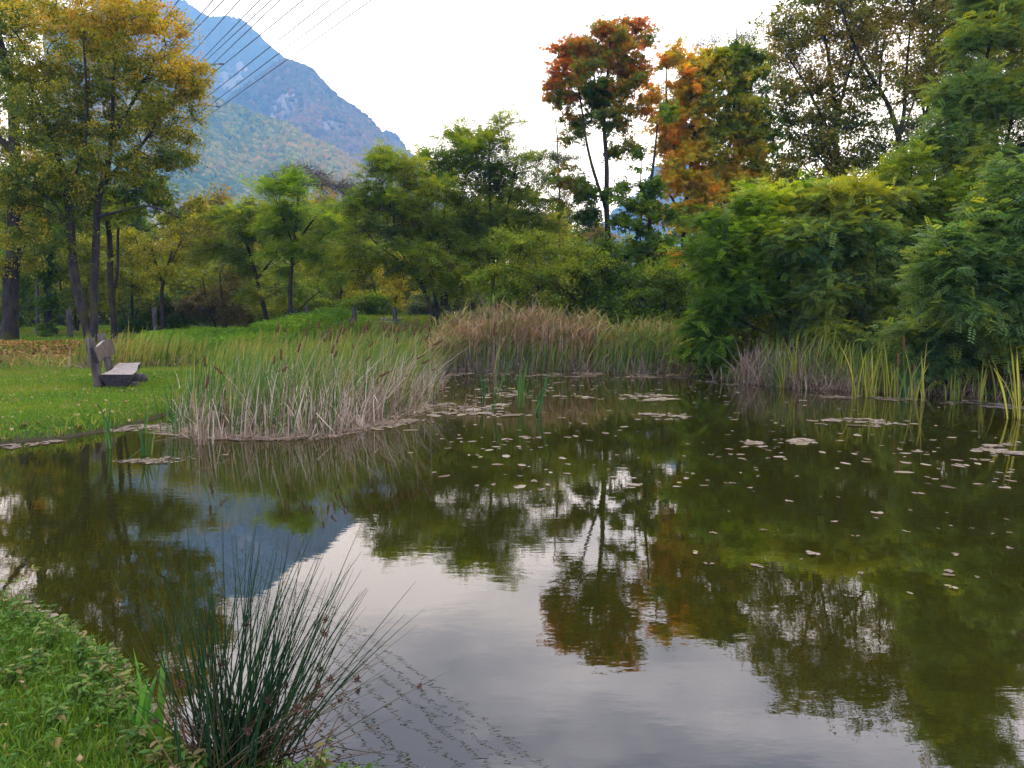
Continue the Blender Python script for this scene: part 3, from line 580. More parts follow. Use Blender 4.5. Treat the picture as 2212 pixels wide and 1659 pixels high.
tree('poplar_tree', 'grey leaved tree whose tips rise behind the orange maple', 'tree', 42,
     [[(1590, 640, 10), (1590, 400, 9), (1590, 220, 6), (1592, 60, 2)], [(1590, 300, 5), (1540, 160, 3), (1528, 100, 2)]],
     [(1592, 75, 34, 50, 0, .6), (1520, 105, 30, 26, 0, .5), (1630, 160, 45, 70), (1600, 260, 60, 60), (1650, 280, 40, 70)], GREYG, 'narrow', nc=260, nl=36, size=.13, spread=.7, seed=253, group=G3, tbias=.35, bark=M_BARK2)
tree('alder_tree', 'first tall sparse tree right of the orange maple', 'tree', 33,
     [[(1806, 720, 16), (1810, 560, 14), (1812, 400, 13), (1806, 300, 11), (1802, 225, 9), (1790, 120, 6), (1770, 20, 4)], [(1808, 330, 8), (1780, 260, 6), (1745, 190, 5), (1700, 120, 3)], [(1804, 260, 6), (1830, 180, 5), (1850, 90, 3)], [(1806, 380, 6), (1762, 330, 4), (1740, 290, 3)]],
     [(1740, 60, 70, 60), (1690, 130, 45, 50), (1700, 220, 50, 55), (1770, 150, 70, 60), (1800, 240, 70, 60), (1740, 310, 70, 50), (1840, 90, 60, 60), (1700, 370, 60, 40), (1800, 350, 70, 40), (1680, 60, 30, 30), (1840, 10, 60, 40), (1760, -30, 70, 50)],
     SPARSE, 'simple', nc=460, nl=64, size=.13, spread=.62, seed=254, group=G3, tbias=.45, twigs=5, shell=.15, tipr=.009, bough=2.2)
tree('alder_tree', 'tall tree with clear forked trunk against the sky', 'tree', 32,
     [[(1950, 720, 15), (1950, 560, 14), (1950, 400, 13), (1945, 330, 12), (1944, 290, 11), (1922, 230, 9), (1880, 165, 7), (1850, 110, 6), (1830, 60, 4), (1815, 0, 3)], [(1944, 290, 9), (1954, 230, 8), (1958, 180, 6), (1962, 90, 4), (1975, 10, 3)], [(1948, 288, 5), (1966, 250, 4), (1975, 215, 3)], [(1900, 195, 5), (1905, 120, 4), (1915, 30, 2)], [(1880, 165, 4), (1850, 170, 3), (1820, 160, 2)]],
     [(1890, 70, 80, 70), (1830, 60, 60, 50), (1960, 80, 70, 70), (1900, 180, 80, 60), (1980, 180, 60, 60), (1880, 280, 80, 50), (1920, 350, 90, 50), (1990, 290, 50, 50, 0, .6), (1950, 0, 90, 50), (1930, -70, 90, 60), (2010, -60, 80, 60)],
     SPARSE, 'simple', nc=420, nl=56, size=.13, spread=.65, seed=255, group=G3, tbias=.42, twigs=5, shell=.15, tipr=.009, bough=2.2)
tree('alder_tree', 'tall thin-stemmed tree just right of the forked trunk', 'tree', 34,
     [[(1990, 720, 12), (1990, 500, 11), (1992, 320, 10), (1996, 254, 8), (2010, 215, 7), (2018, 140, 5), (2040, 20, 3)], [(1996, 256, 5), (1990, 200, 4), (1975, 120, 2)], [(2000, 330, 7), (2040, 260, 6), (2025, 215, 5), (2010, 170, 3)]],
     [(2030, 60, 70, 70), (2010, 160, 60, 60), (2060, 170, 60, 70), (2020, 260, 60, 50, 0, .7), (2090, 60, 60, 60), (2010, 350, 70, 40)],
     SPARSE, 'simple', nc=300, nl=56, size=.13, spread=.62, seed=256, group=G3, tbias=.4, twigs=5, shell=.15, tipr=.009, bough=2.2)
tree('alder_tree', 'tall tree with dark limbs at the upper right corner', 'tree', 30,
     [[(2150, 720, 18), (2148, 400, 16), (2145, 150, 13), (2142, 60, 11), (2140, -40, 8)], [(2144, 160, 9), (2122, 90, 8), (2100, 30, 6), (2080, -40, 4)], [(2145, 120, 7), (2170, 40, 6), (2190, -30, 4)]],
     [(2110, 20, 70, 60), (2180, 10, 60, 60), (2100, 110, 60, 50), (2230, 60, 60, 80), (2130, -80, 90, 70), (2200, -150, 90, 80)],
     SPARSE, 'simple', nc=380, nl=66, size=.12, spread=.65, seed=257, group=G3, tbias=.5, twigs=5, shell=.15, bough=2.2)
# locusts over the right bank
def loc(lb, d, tr, bl, pal, nc, seed, tb, nl=34, size=.27, **k):
    return tree('locust_tree', lb, 'tree', d, tr, bl, pal, 'pinnate', nc=nc, nl=nl, size=size, spread=.6, flat=.32, seed=seed, group=G5, tbias=tb, shell=.35, bough=8, ampl=.42, **k)
loc('locust with many fanning stems, leftmost over the right bank', 20,
    [[(1722, 800, 12), (1712, 700, 10), (1690, 620, 8), (1668, 560, 6), (1650, 500, 4), (1640, 440, 2)], [(1718, 780, 8), (1680, 690, 7), (1655, 620, 6), (1620, 560, 4), (1590, 500, 2)], [(1722, 780, 8), (1705, 650, 7), (1700, 560, 5), (1720, 480, 3)], [(1725, 780, 8), (1735, 690, 6), (1760, 600, 5), (1780, 540, 3)], [(1715, 740, 6), (1650, 720, 5), (1590, 690, 3), (1550, 660, 2)]],
    [(1590, 495, 85, 42), (1555, 550, 75, 48), (1690, 450, 90, 42), (1620, 600, 100, 55), (1560, 640, 70, 40), (1700, 540, 90, 60), (1640, 530, 90, 60), (1540, 720, 55, 55), (1600, 760, 60, 35), (1780, 455, 60, 38)],
    BRIGHT, 560, 260, .26, base_z='all')
loc('locust with blue green sprays, second along the right bank', 19,
    [[(1850, 810, 12), (1846, 720, 10), (1830, 640, 8), (1800, 560, 6), (1780, 480, 4)], [(1850, 760, 8), (1880, 660, 6), (1900, 560, 5), (1905, 470, 3)], [(1846, 720, 6), (1800, 680, 5), (1750, 660, 3)]],
    [(1825, 450, 90, 36), (1900, 425, 80, 38), (1780, 520, 90, 50), (1880, 520, 95, 50), (1800, 610, 90, 45), (1900, 610, 80, 40), (1760, 680, 70, 35), (1840, 700, 70, 30)],
    BLUEG, 560, 261, .40, base_z='all')
loc('locust behind dark double trunk in the middle of the right bank', 20,
    [[(1948, 815, 16), (1948, 700, 15), (1946, 600, 13), (1950, 500, 10), (1960, 420, 6), (1970, 370, 3)], [(1990, 812, 12, .6), (1988, 690, 11, .6), (1984, 580, 9, .6), (2000, 480, 6, .6), (2020, 400, 3)], [(1948, 650, 5), (1990, 690, 4), (2030, 720, 3)]],
    [(1960, 400, 90, 45), (2020, 440, 80, 45), (1960, 490, 95, 50), (2040, 520, 80, 45), (1980, 580, 80, 35), (1930, 640, 60, 25, -1)],
    GREEN, 430, 262, .45, base_z='all')
loc('big dark green locust filling the upper right', 21,
    [[(2110, 820, 20), (2106, 700, 18), (2098, 560, 16), (2110, 400, 13), (2120, 250, 10), (2135, 120, 6), (2150, 30, 3)], [(2100, 560, 9), (2060, 450, 7), (2040, 380, 5), (2030, 300, 3)], [(2108, 450, 9), (2170, 330, 7), (2200, 200, 5), (2210, 100, 3)]],
    [(2140, -10, 60, 60), (2200, -90, 70, 80), (2150, 110, 75, 70), (2100, 210, 75, 60), (2190, 210, 80, 80), (2060, 300, 75, 50), (2140, 320, 90, 60), (2210, 340, 70, 70), (2080, 400, 90, 50), (2180, 430, 90, 50), (2240, 160, 60, 120), (2090, 480, 90, 40)],
    BLUEG, 800, 263, .42, base_z='all')
loc('near locust with pale blue green fronds reaching in from the right edge', 14.6,
    [[(2290, 870, 24), (2280, 760, 20), (2262, 660, 16), (2240, 560, 10), (2200, 500, 6)], [(2270, 700, 10), (2200, 640, 8), (2130, 600, 5), (2060, 560, 3)], [(2280, 760, 9), (2210, 720, 7), (2140, 690, 5), (2080, 660, 2)]],
    [(2090, 545, 75, 32), (2170, 520, 70, 40), (2060, 590, 60, 28), (2180, 590, 70, 35), (2110, 650, 80, 28), (2200, 670, 60, 35), (2160, 710, 60, 24), (2230, 440, 60, 60)],
    BLUEG, 360, 264, .42, nl=38, size=.25, base_z='all')
loc('low locust sapling touching the reeds at the right', 15.6,
    [[(2050, 850, 8), (2045, 800, 7), (2030, 750, 5), (2020, 710, 3)], [(2050, 830, 5), (2010, 790, 4), (1980, 765, 2)]],
    [(2020, 725, 50, 30), (2050, 760, 45, 30), (1985, 770, 42, 20), (2000, 745, 40, 25)], BLUEG, 90, 265, .5, nl=36, size=.22, base_z='all', zmin=-5)
tree('willow_bush', 'olive brown willow bush low at the right edge', 'bush', 15.5, [[(2150, 860, 8), (2150, 800, 5), (2140, 760, 3)], [(2190, 860, 6), (2200, 780, 3)], [(2120, 860, 5), (2090, 800, 3)]],
     [(2130, 765, 60, 32), (2190, 770, 50, 40), (2100, 800, 40, 25), (2230, 720, 50, 50)], [(.05, .05, .015), (.10, .09, .02), (.16, .13, .03), (.24, .18, .05)], 'narrow', nc=150, nl=70, size=.10, spread=.4, seed=266, group=G4, zmin=-5, base_z='all')
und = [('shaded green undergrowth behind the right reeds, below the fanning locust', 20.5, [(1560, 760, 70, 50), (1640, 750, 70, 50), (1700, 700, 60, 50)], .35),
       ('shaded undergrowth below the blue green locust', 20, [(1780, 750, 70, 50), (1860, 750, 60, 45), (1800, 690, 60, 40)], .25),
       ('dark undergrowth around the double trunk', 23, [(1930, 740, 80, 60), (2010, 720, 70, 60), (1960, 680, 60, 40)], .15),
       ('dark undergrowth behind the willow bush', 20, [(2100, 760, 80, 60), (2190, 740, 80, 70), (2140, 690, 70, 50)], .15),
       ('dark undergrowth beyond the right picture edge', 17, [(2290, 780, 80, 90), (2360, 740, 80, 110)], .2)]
for j, (lb, d, bl, tb) in enumerate(und):
    cu = np.mean([b[0] for b in bl])
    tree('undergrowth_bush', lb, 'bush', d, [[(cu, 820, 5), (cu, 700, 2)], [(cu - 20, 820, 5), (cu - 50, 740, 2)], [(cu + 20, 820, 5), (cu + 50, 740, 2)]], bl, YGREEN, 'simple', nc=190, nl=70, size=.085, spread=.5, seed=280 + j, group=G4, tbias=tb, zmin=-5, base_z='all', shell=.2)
# bare trees and the row far behind
tree('bare_tree', 'leafless grey tree with rounded fan of twigs before the foothill', 'tree', 85,
     [[(655, 440, 8), (655, 410, 7), (652, 385, 4), (650, 365, 2)], [(655, 415, 5), (630, 390, 3), (620, 370, 2)], [(656, 412, 5), (680, 385, 3), (695, 368, 2)]],
     [(650, 375, 48, 26), (620, 385, 30, 20), (690, 385, 30, 20)], BROWN, 'simple', nc=240, nl=4, size=.2, spread=1.4, seed=300, group='trees far behind', twigs=4, tipr=.03, bark=M_BARK2, zmin=-5, flat=1)
tree('bare_tree', 'smaller leafless tree right of the rounded bare tree', 'tree', 80, [[(742, 440, 5), (740, 405, 3), (740, 385, 2)]],
     [(738, 408, 25, 24), (755, 410, 18, 18)], BROWN, 'simple', nc=110, nl=5, size=.2, spread=1.2, seed=301, group='trees far behind', twigs=4, tipr=.026, bark=M_BARK2, zmin=-5, flat=1)
protos = []
for j, (pal, tb, lb) in enumerate([(AUT, .55, 'orange tinged'), (YGREEN, .5, 'yellow green'), (GREEN, .5, 'green')]):
    uu = 470 + 90 * j
    protos.append((tree('distant_tree', f'{lb} rounded tree far behind the lawn thicket', 'tree', 60, [[(uu, 700, 9), (uu, 580, 7), (uu + 4, 470, 3)]],
        [(uu, 500, 75, 60), (uu - 40, 560, 60, 50), (uu + 40, 560, 60, 50), (uu, 620, 80, 50), (uu + 6, 460, 45, 30)], pal, 'simple', nc=190, nl=90, size=.26, spread=1.2, seed=310 + j, group='trees far behind', tbias=tb, tipr=.018), lb))
rg = np.random.RandomState(5)
far = [(-60, 70, 1, 1.3), (10, 62, 2, 1.2), (70, 75, 1, 1.35), (130, 60, 2, 1.1), (190, 72, 1, 1.25), (250, 66, 2, 1.1), (330, 70, 1, .92), (400, 64, 0, .85), (440, 80, 0, 1.15), (620, 66, 1, 1.0), (690, 78, 0, 1.2), (740, 62, 0, .92), (790, 70, 1, 1.1), (850, 60, 2, 1.0), (910, 66, 1, 1.05), (990, 58, 2, 1.0), (1060, 64, 0, 1.1),
       (1130, 56, 1, 1.0), (1210, 60, 2, .9), (1290, 58, 0, .75), (1350, 62, 2, .7), (1430, 66, 1, .72), (1520, 60, 2, 1.05), (1610, 56, 1, 1.15), (1700, 60, 2, 1.2), (1790, 56, 1, 1.15), (1880, 60, 2, 1.1), (1970, 56, 1, 1.1), (2060, 60, 2, 1.25), (2150, 56, 1, 1.3), (2240, 58, 2, 1.4), (2330, 56, 1, 1.4)]
for (u, d, k, s) in far:
    q = P(u, 690, d); z = float(ground(q[0], q[1])) - .2
    side = 'left' if u < 430 else ('middle' if u < 1400 else 'right')
    copy_tree(protos[k][0], (q[0], q[1], z), rg.uniform(0, 6.28), s, {'left': f'{protos[k][1]} tree in the dense row behind the left lawn trees', 'middle': f'{protos[k][1]} tree in the row far behind the reed bed', 'right': f'{protos[k][1]} tree in the row far behind the right bank locusts'}[side])


# ------------------------------------------------------------------ low plants
def pymesh(name, verts, faces, mats, parent=None, midx=None, smooth=False, origin=None):
    v = np.array(verts, float)
    if parent is not None: v = v - np.array(parent.location)
    elif origin is not None: v = v - np.array(origin)
    me = bpy.data.meshes.new(name); me.from_pydata([tuple(x) for x in v], [], [tuple(int(i) for i in f) for f in faces])
    for m in (mats if isinstance(mats, list) else [mats]): me.materials.append(m)
    if midx is not None: me.polygons.foreach_set('material_index', np.array(midx, np.int32))
    if smooth: me.polygons.foreach_set('use_smooth', np.ones(len(faces), bool))
    me.update(); o = bpy.data.objects.new(name, me); COL.objects.link(o)
    if parent is not None: o.parent = parent
    elif origin is not None: o.location = origin
    return o
def solid(path, prof, smooth_n=None):
    """path (K,3) centres, prof (K,m,3) absolute ring points -> verts, faces with n-gon caps"""
    K, m = prof.shape[:2]; F = []
    for k in range(K - 1):
        for j in range(m):
            F.append((k * m + j, k * m + (j + 1) % m, (k + 1) * m + (j + 1) % m, (k + 1) * m + j))
    F.append(tuple(range(m - 1, -1, -1))); F.append(tuple((K - 1) * m + j for j in range(m)))
    return prof.reshape(-1, 3), F
def log(a, b, r0, r1, K=8, m=14, rng=None, wob=.04):
    rng = rng or np.random.RandomState(1); a, b = np.array(a, float), np.array(b, float); t = np.linspace(0, 1, K)[:, None]
    c = a + (b - a) * t; ax = unit(b - a); r = np.array([0, 0, 1.]) if abs(ax[2]) < .7 else np.array([1., 0, 0])
    A = unit(np.cross(ax, r)); B = np.cross(ax, A); an = np.arange(m) * 2 * math.pi / m
    lump = 1 + wob * np.sin(3 * an + rng.uniform(0, 6))[None, :] + wob * rng.normal(size=(K, 1)) * .6 + wob * .4 * rng.normal(size=(1, m))
    rr = (r0 + (r1 - r0) * t) * lump
    return solid(c, c[:, None] + rr[..., None] * (A * np.cos(an)[:, None] + B * np.sin(an)[:, None])[None])

def blades(rng, base, H, wid, az, lean, bend, kink=0., K=6, taper=.6):
    n = len(base); t = np.linspace(0, 1, K)[None, :]; H = H[:, None]
    dh = np.stack([np.cos(az), np.sin(az), 0 * az], -1)
    hor = H * (lean[:, None] * t + bend[:, None] * t ** 2.2); ver = H * (t - .42 * np.abs(bend)[:, None] * t ** 2.6)
    path = base[:, None] + dh[:, None] * hor[..., None]; path[..., 2] += ver
    if kink > 0:
        kk = rng.rand(n) < kink; tk = rng.uniform(.3, .8, n); ci = np.clip((tk * (K - 1)).astype(int), 1, K - 2)
        a2 = rng.uniform(0, 6.28, n); dn = rng.uniform(-1.4, .3, n); kd = unit(np.stack([np.cos(a2), np.sin(a2), dn], -1))
        for j in range(K):
            m = kk & (j > ci)
            if m.any():
                p0 = path[np.arange(n), ci]; path[m, j] = (p0 + kd * ((j - ci) / (K - 1))[:, None] * H * .9)[m]
        path[..., 2] = np.maximum(path[..., 2], base[:, None, 2] + .004)
    sa = rng.uniform(0, math.pi, n); side = np.stack([np.cos(sa), np.sin(sa) * .6, .15 * rng.normal(size=n)], -1); side = unit(side)
    prof = (1 - t ** 2.5) ** taper * (.75 + .5 * np.minimum(t * 3, 1)); prof[:, -1] = .06
    return ribbon(path, wid[:, None] * prof, side)
def blade_obj(name, rng, base, H, wid, az, lean, bend, cols, label=None, cat=None, kink=0, K=6, mat=None, kind='stuff', group=None, parent=None, origin=None, taper=.6):
    V, F = blades(rng, base, H, wid, az, lean, bend, kink, K, taper)
    o = mesh(name, V, F, mat or M_GRASS, parent, tint=np.repeat(cols, K - 1, 0), origin=origin)
    return set_props(o, label, cat, group, kind)
def nz_(x, y, s, seed): return vnoise(np.stack([x, y, 0 * x], -1), s, seed)
LAWN = [(.045, .11, .008), (.075, .165, .010), (.12, .21, .012), (.19, .22, .018), (.25, .19, .04)]
rng = np.random.RandomState(11)
# near lawn
def grass_patch(name, label, n, x0, x1, y0, y1, h, wd, seed, stops=LAWN, tb=.38, smin=.02, smax=99, extra=None, K=3, cat='grass', mat=None, sc=1.1, lean=.35):
    rng = np.random.RandomState(seed); x, y, z, s = land_points(rng, n, x0, x1, y0, y1, smin, smax, extra); m = len(x)
    nzv = nz_(x, y, sc, seed); hh = h * rng.lognormal(0, .35, m) * (1 + .35 * nz_(x, y, 2.7, seed + 1)); hh = np.maximum(hh, h * .3)
    c = palette(stops, tb + .28 * nzv + rng.normal(0, .16, m)) * rng.lognormal(0, .15, (m, 1))
    return blade_obj(name, rng, np.stack([x, y, z - .004], -1), hh, wd * rng.uniform(.6, 1.4, m), rng.uniform(0, 6.28, m), rng.normal(0, lean, m), rng.uniform(0, .8, m), c, label, cat, K=K, mat=mat)
fan = lambda x, y: (np.abs(x) < .78 * y + 1.0)
grass_patch('lawn_grass', 'short mown green grass of the lawn round the bench', 330000, -14, 2, 7.4, 22, .045, .011, 21, extra=fan)
grass_patch('lawn_grass', 'grass of the farther lawn beyond the wet ditch', 260000, -34, 1, 21, 44, .08, .028, 22, extra=fan, tb=.55)
grass_patch('bank_grass', 'rough grass on the far bank under the right trees', 90000, -4, 24, 14, 34, .16, .03, 23, tb=.5, extra=fan)
grass_patch('bank_grass', 'taller olive grass fringe on the pond edge left of the reeds', 26000, -12, -1, 6.5, 22, .09, .012, 24, smax=.5, tb=.72, K=4, extra=fan)
grass_patch('bank_grass', 'lush bright grass of the near bank in the left corner', 170000, -5.2, .6, 1.5, 5.2, .042, .0042, 25, [(.04, .10, .010), (.07, .15, .012), (.11, .19, .015), (.20, .20, .03), (.22, .16, .07)], tb=.4, smin=.02, K=4, sc=2.2)
# ditch sedges, marsh grass
MARSH = [(.05, .10, .015), (.09, .16, .02), (.17, .20, .025), (.30, .24, .05), (.34, .20, .07)]
TAN = [(.09, .055, .030), (.22, .145, .09), (.36, .265, .18), (.50, .40, .30)]
def px_region(rng, poly, n):
    poly = np.array(poly, float); lo, hi = poly.min(0), poly.max(0); u = rng.uniform(lo[0], hi[0], n * 4); v = rng.uniform(lo[1], hi[1], n * 4); ins = np.zeros(len(u), bool)
    for a, b in zip(poly, np.roll(poly, -1, 0)):
        if a[1] != b[1]: ins ^= ((a[1] > v) != (b[1] > v)) & (u < (b[0] - a[0]) * (v - a[1]) / (b[1] - a[1]) + a[0])
    u, v = u[ins][:n], v[ins][:n]; q = W(u, v); q[:, 2] = np.maximum(ground(q[:, 0], q[:, 1]), -.12) - .02
    return u, v, q
def reeds(name, label, cat, q, h, hs, wd, stops, tb, seed, kink=.1, lean=(.12, .15), az0=0.0, azs=3.1, bend=.25, K=6, mat=None, kind='stuff', group=None, parent=None, origin=None, sp=.2):
    rng = np.random.RandomState(seed); n = len(q); H = h * np.clip(rng.normal(1, hs, n), .3, 1.8)
    c = palette(stops, tb + sp * rng.normal(size=n) + .2 * nz_(q[:, 0], q[:, 1], 1.2, seed)) * rng.lognormal(0, .16, (n, 1))
    return blade_obj(name, rng, q, H, wd * rng.uniform(.6, 1.3, n), az0 + rng.uniform(-azs, azs, n), np.abs(rng.normal(lean[0], lean[1], n)), np.abs(rng.normal(0, bend, n)), c, label, cat, kink, K, mat or M_GRASS, kind, group, parent, origin)
def wxy(rng, n, x0, x1, y0, y1, cond=None):
    x = rng.uniform(x0, x1, n); y = rng.uniform(y0, y1, n)
    if cond is not None: k = cond(x, y); x, y = x[k], y[k]
    return np.stack([x, y, ground(x, y) - .02], -1)
rng = np.random.RandomState(31)
dc = lambda x, y: (np.abs(y - (22.0 + .05 * (x + 9))) < 1.3 + .5 * np.sin(x)) & (x > -.78 * y)
q = wxy(rng, 5200, -12.6, -3, 19.5, 24.5, dc)
reeds('sedge_bed', 'green and yellow sedge blades filling the wet ditch behind the bench', 'sedge', q, .85, .28, .03, MARSH, .42, 32, .06, (.08, .1), 0, .8, .3)
q = wxy(rng, 2300, -13, -3, 19.8, 23.5, dc); reeds('dry_sedge', 'tan dead sedge leaves tangled at the foot of the ditch sedges', 'sedge', q, .42, .4, .03, TAN, .35, 33, .5, (.3, .3), bend=.8)
q = wxy(rng, 700, -17, -12, 20.5, 23.4); reeds('ditch_grass', 'sparse yellow and green blades along the ditch left of the bench', 'grass', q, .38, .4, .03, MARSH, .6, 34, .2, (.3, .3), bend=.7)
mc = lambda x, y: (sdist(x, y) > -.2) & (x > -.43 * y - .1) & (x < 1 - .05 * y) & (np.abs(x) < .7 * y)
q = wxy(rng, 11000, -8, 0, 11, 21, mc); reeds('marsh_grass', 'mid green marsh grass between the cattails and the nettles', 'marsh grass', q, .58, .35, .018, MARSH, .42, 35, .06, (.1, .12), 0, 1.2, .35, K=5)
q = wxy(rng, 9000, -10, 1.5, 21, 29.5, lambda x, y: (np.abs(x) < .6 * y) & (sdist(x, y) > .1)); reeds('marsh_grass', 'yellowing marsh grass in front of the wooden steps', 'marsh grass', q, .55, .3, .03, MARSH, .5, 36, .06, (.1, .12), 0, 1.2, .35, K=5)
# nettles: soft leafy herbs
def herb_mass(name, label, cat, q, h, nleaf, L, stops, seed, wr=.5, droop=.1, kind='stuff', tb=.5, parent=None, origin=None, sprd=.3, t0=.25):
    rng = np.random.RandomState(seed); n = len(q); k = np.repeat(np.arange(n), nleaf); H = h * rng.uniform(.6, 1.2, n); t = rng.uniform(t0, 1, len(k)) ** .7
    p = q[k].copy(); p[:, 2] += H[k] * t; a = rng.uniform(0, 6.28, len(k)); r = sprd * h * rng.uniform(.0, .5, len(k)) * (1.3 - t)
    p[:, 0] += np.cos(a) * r; p[:, 1] += np.sin(a) * r
    d = np.stack([np.cos(a), np.sin(a), .35 - droop + .3 * rng.normal(size=len(k))], -1); nr = unit(np.array([0, 0, 1.]) + .35 * rng.normal(size=(len(k), 3)))
    LL = L * rng.uniform(.6, 1.25, len(k)); c = palette(stops, tb + rng.normal(0, .15, len(k)) + .2 * vnoise(p, 1.1, seed)) * rng.lognormal(0, .14, (len(k), 1))
    V, F, c = leaves_simple(p, d, nr, LL, LL * wr, c)
    return set_props(mesh(name, V, F, M_GRASS, parent, tint=c, origin=origin), label, cat, None, kind)
NET = [(.07, .16, .010), (.11, .24, .012), (.18, .32, .018), (.28, .36, .03)]
q = wxy(rng, 5200, -15, -5.4, 25.5, 33.5, lambda x, y: (((x + 10.4) / 4.6) ** 2 + ((y - 29.6) / 3.9) ** 2 < 1)); hh = 1.0
herb_mass('nettle_patch', 'bright green nettle patch before the hedge bushes', 'nettles', q, .48, 22, .10, NET, 41)
q = wxy(rng, 1500, -10.6, -7.0, 27.5, 31, lambda x, y: (((x + 8.8) / 1.7) ** 2 + ((y - 29.3) / 1.8) ** 2 < 1))
herb_mass('nettle_patch', 'tallest nettles forming a mound left of the steps', 'nettles', q, .72, 26, .10, NET, 42)

# ------------------------------------------------------------------ tall reed bed on the far shore
def reed_stems(name, label, cat, q, h, seed, stops_leaf, stops_stem, nl=7, ll=.42, parent=None, hvar=.19):
    rng = np.random.RandomState(seed); n = len(q); H = (h if np.ndim(h) else np.full(n, h)) * rng.normal(1, hvar, n) * (1 + .16 * nz_(q[:, 0], q[:, 1], 2.6, seed + 3)) * .95
    a = rng.normal(.2, 1.0, n); ln = np.abs(rng.normal(.04, .06, n)); t = np.linspace(0, 1, 4)[None, :]
    path = q[:, None] + np.stack([np.cos(a), np.sin(a), 0 * a], -1)[:, None] * (H[:, None] * ln[:, None] * t ** 1.5)[..., None]; path[..., 2] += H[:, None] * t
    V1, F1 = ribbon(path, np.tile([[.014, .013, .011, .006]], (n, 1)), unit(np.stack([np.ones(n), .4 * rng.normal(size=n), 0 * a], -1)))
    c1 = palette(stops_stem, .5 + .22 * rng.normal(size=n)) * rng.lognormal(0, .15, (n, 1))
    k = np.repeat(np.arange(n), nl); m = len(k); tt = rng.uniform(.35, 1, m); p = q[k] + np.stack([np.cos(a), np.sin(a), 0 * a], -1)[k] * (H[k] * ln[k] * tt ** 1.5)[:, None]; p[:, 2] += H[k] * tt
    c2 = palette(stops_leaf, .47 + .25 * nz_(q[:, 0], q[:, 1], 1.8, seed)[k] + .22 * rng.normal(size=m)) * rng.lognormal(0, .16, (m, 1))
    V2, F2 = blades(rng, p, ll * rng.uniform(.5, 1.2, m), .028 * rng.uniform(.6, 1.3, m), rng.normal(.1, 1.5, m), np.abs(rng.normal(.36, .22, m)), rng.uniform(.1, .9, m), 0, 4)
    V, F, c = merge([(V1, F1, np.repeat(c1, 3, 0)), (V2, F2, np.repeat(c2, 3, 0))])
    return set_props(mesh(name, V, F, M_DRY, parent, tint=c), label, cat, None, 'stuff')
RLEAF = [(.07, .12, .015), (.13, .16, .022), (.21, .18, .04), (.26, .17, .065), (.30, .175, .09), (.27, .10, .045)]
RSTEM = [(.13, .08, .05), (.27, .16, .10), (.38, .25, .17), (.48, .37, .27)]
rng = np.random.RandomState(61)
def shore_strip(rng, n, u0, u1, dmin, dmax):
    u = rng.uniform(u0, u1, n); vs = np.interp(u, [900, 940, 1000, 1200, 1480, 1600, 1720, 1860, 2040, 2212, 2400], [826, 806, 799, 799, 804, 826, 836, 843, 852, 862, 875])
    q = W(u, vs); dd = rng.uniform(dmin, dmax, n); q = q * (1 + dd / q[:, 1])[:, None]; q[:, 2] = np.clip(ground(q[:, 0], q[:, 1]), -.05, .25) - .02
    return u, q
u, q = shore_strip(rng, 2300, 925, 1300, -.2, 4.0); hgt = np.interp(u, [925, 965, 1080, 1180, 1300], [.75, 1.2, 1.42, 1.38, 1.15])
reed_stems('tall_reed_bed', 'tall rust and straw coloured reeds on the far shore', 'reeds', q, hgt, 62, RLEAF, RSTEM)
u, q = shore_strip(rng, 650, 1280, 1500, -.2, 2.2); reed_stems('tall_reed_bed', 'lower green and tan reeds at the right end of the tall reed bed', 'reeds', q, .9, 63, MARSH, RSTEM, 6)
u, q = shore_strip(rng, 2400, 925, 1500, -.5, .6); reeds('dry_reed_litter', 'pale dead reed stalks along the foot of the far reed bed', 'dead reeds', q, .5, .5, .016, TAN, .35, 64, .35, (.25, .3), bend=.4, mat=M_DRY)
u, q = shore_strip(rng, 900, 940, 1480, -.6, .8); reeds('green_reed_blades', 'upright green cattail blades mixed into the foot of the far reed bed', 'reeds', q, 1.0, .2, .022, MARSH, .2, 65, .03, (.05, .06), 0, 1, .15)
u, q = shore_strip(rng, 3600, 1490, 2300, -.5, 1.2); k = nz_(q[:, 0], q[:, 1], 1.1, 5) + rng.uniform(-1, 1, len(u)) * .5 > -.25; q = q[k]
reeds('dry_reed_litter', 'grey tan dead stalks tangled along the right bank', 'dead reeds', q, .42, .5, .016, TAN, .3, 66, .4, (.25, .35), bend=.4, mat=M_DRY)
u, q = shore_strip(rng, 500, 1600, 1760, -.3, .9); reeds('dry_reed_litter', 'thicker stand of dead grey stalks below the fanning locust', 'dead reeds', q, .75, .3, .016, TAN, .45, 67, .3, (.15, .2), bend=.2, mat=M_DRY)
u, q = shore_strip(rng, 420, 1620, 2000, -.2, .9); reeds('green_reed_blades', 'scattered olive reed blades along the right bank', 'reeds', q, .95, .25, .02, MARSH, .45, 68, .08, (.07, .08), 0, 1, .25)

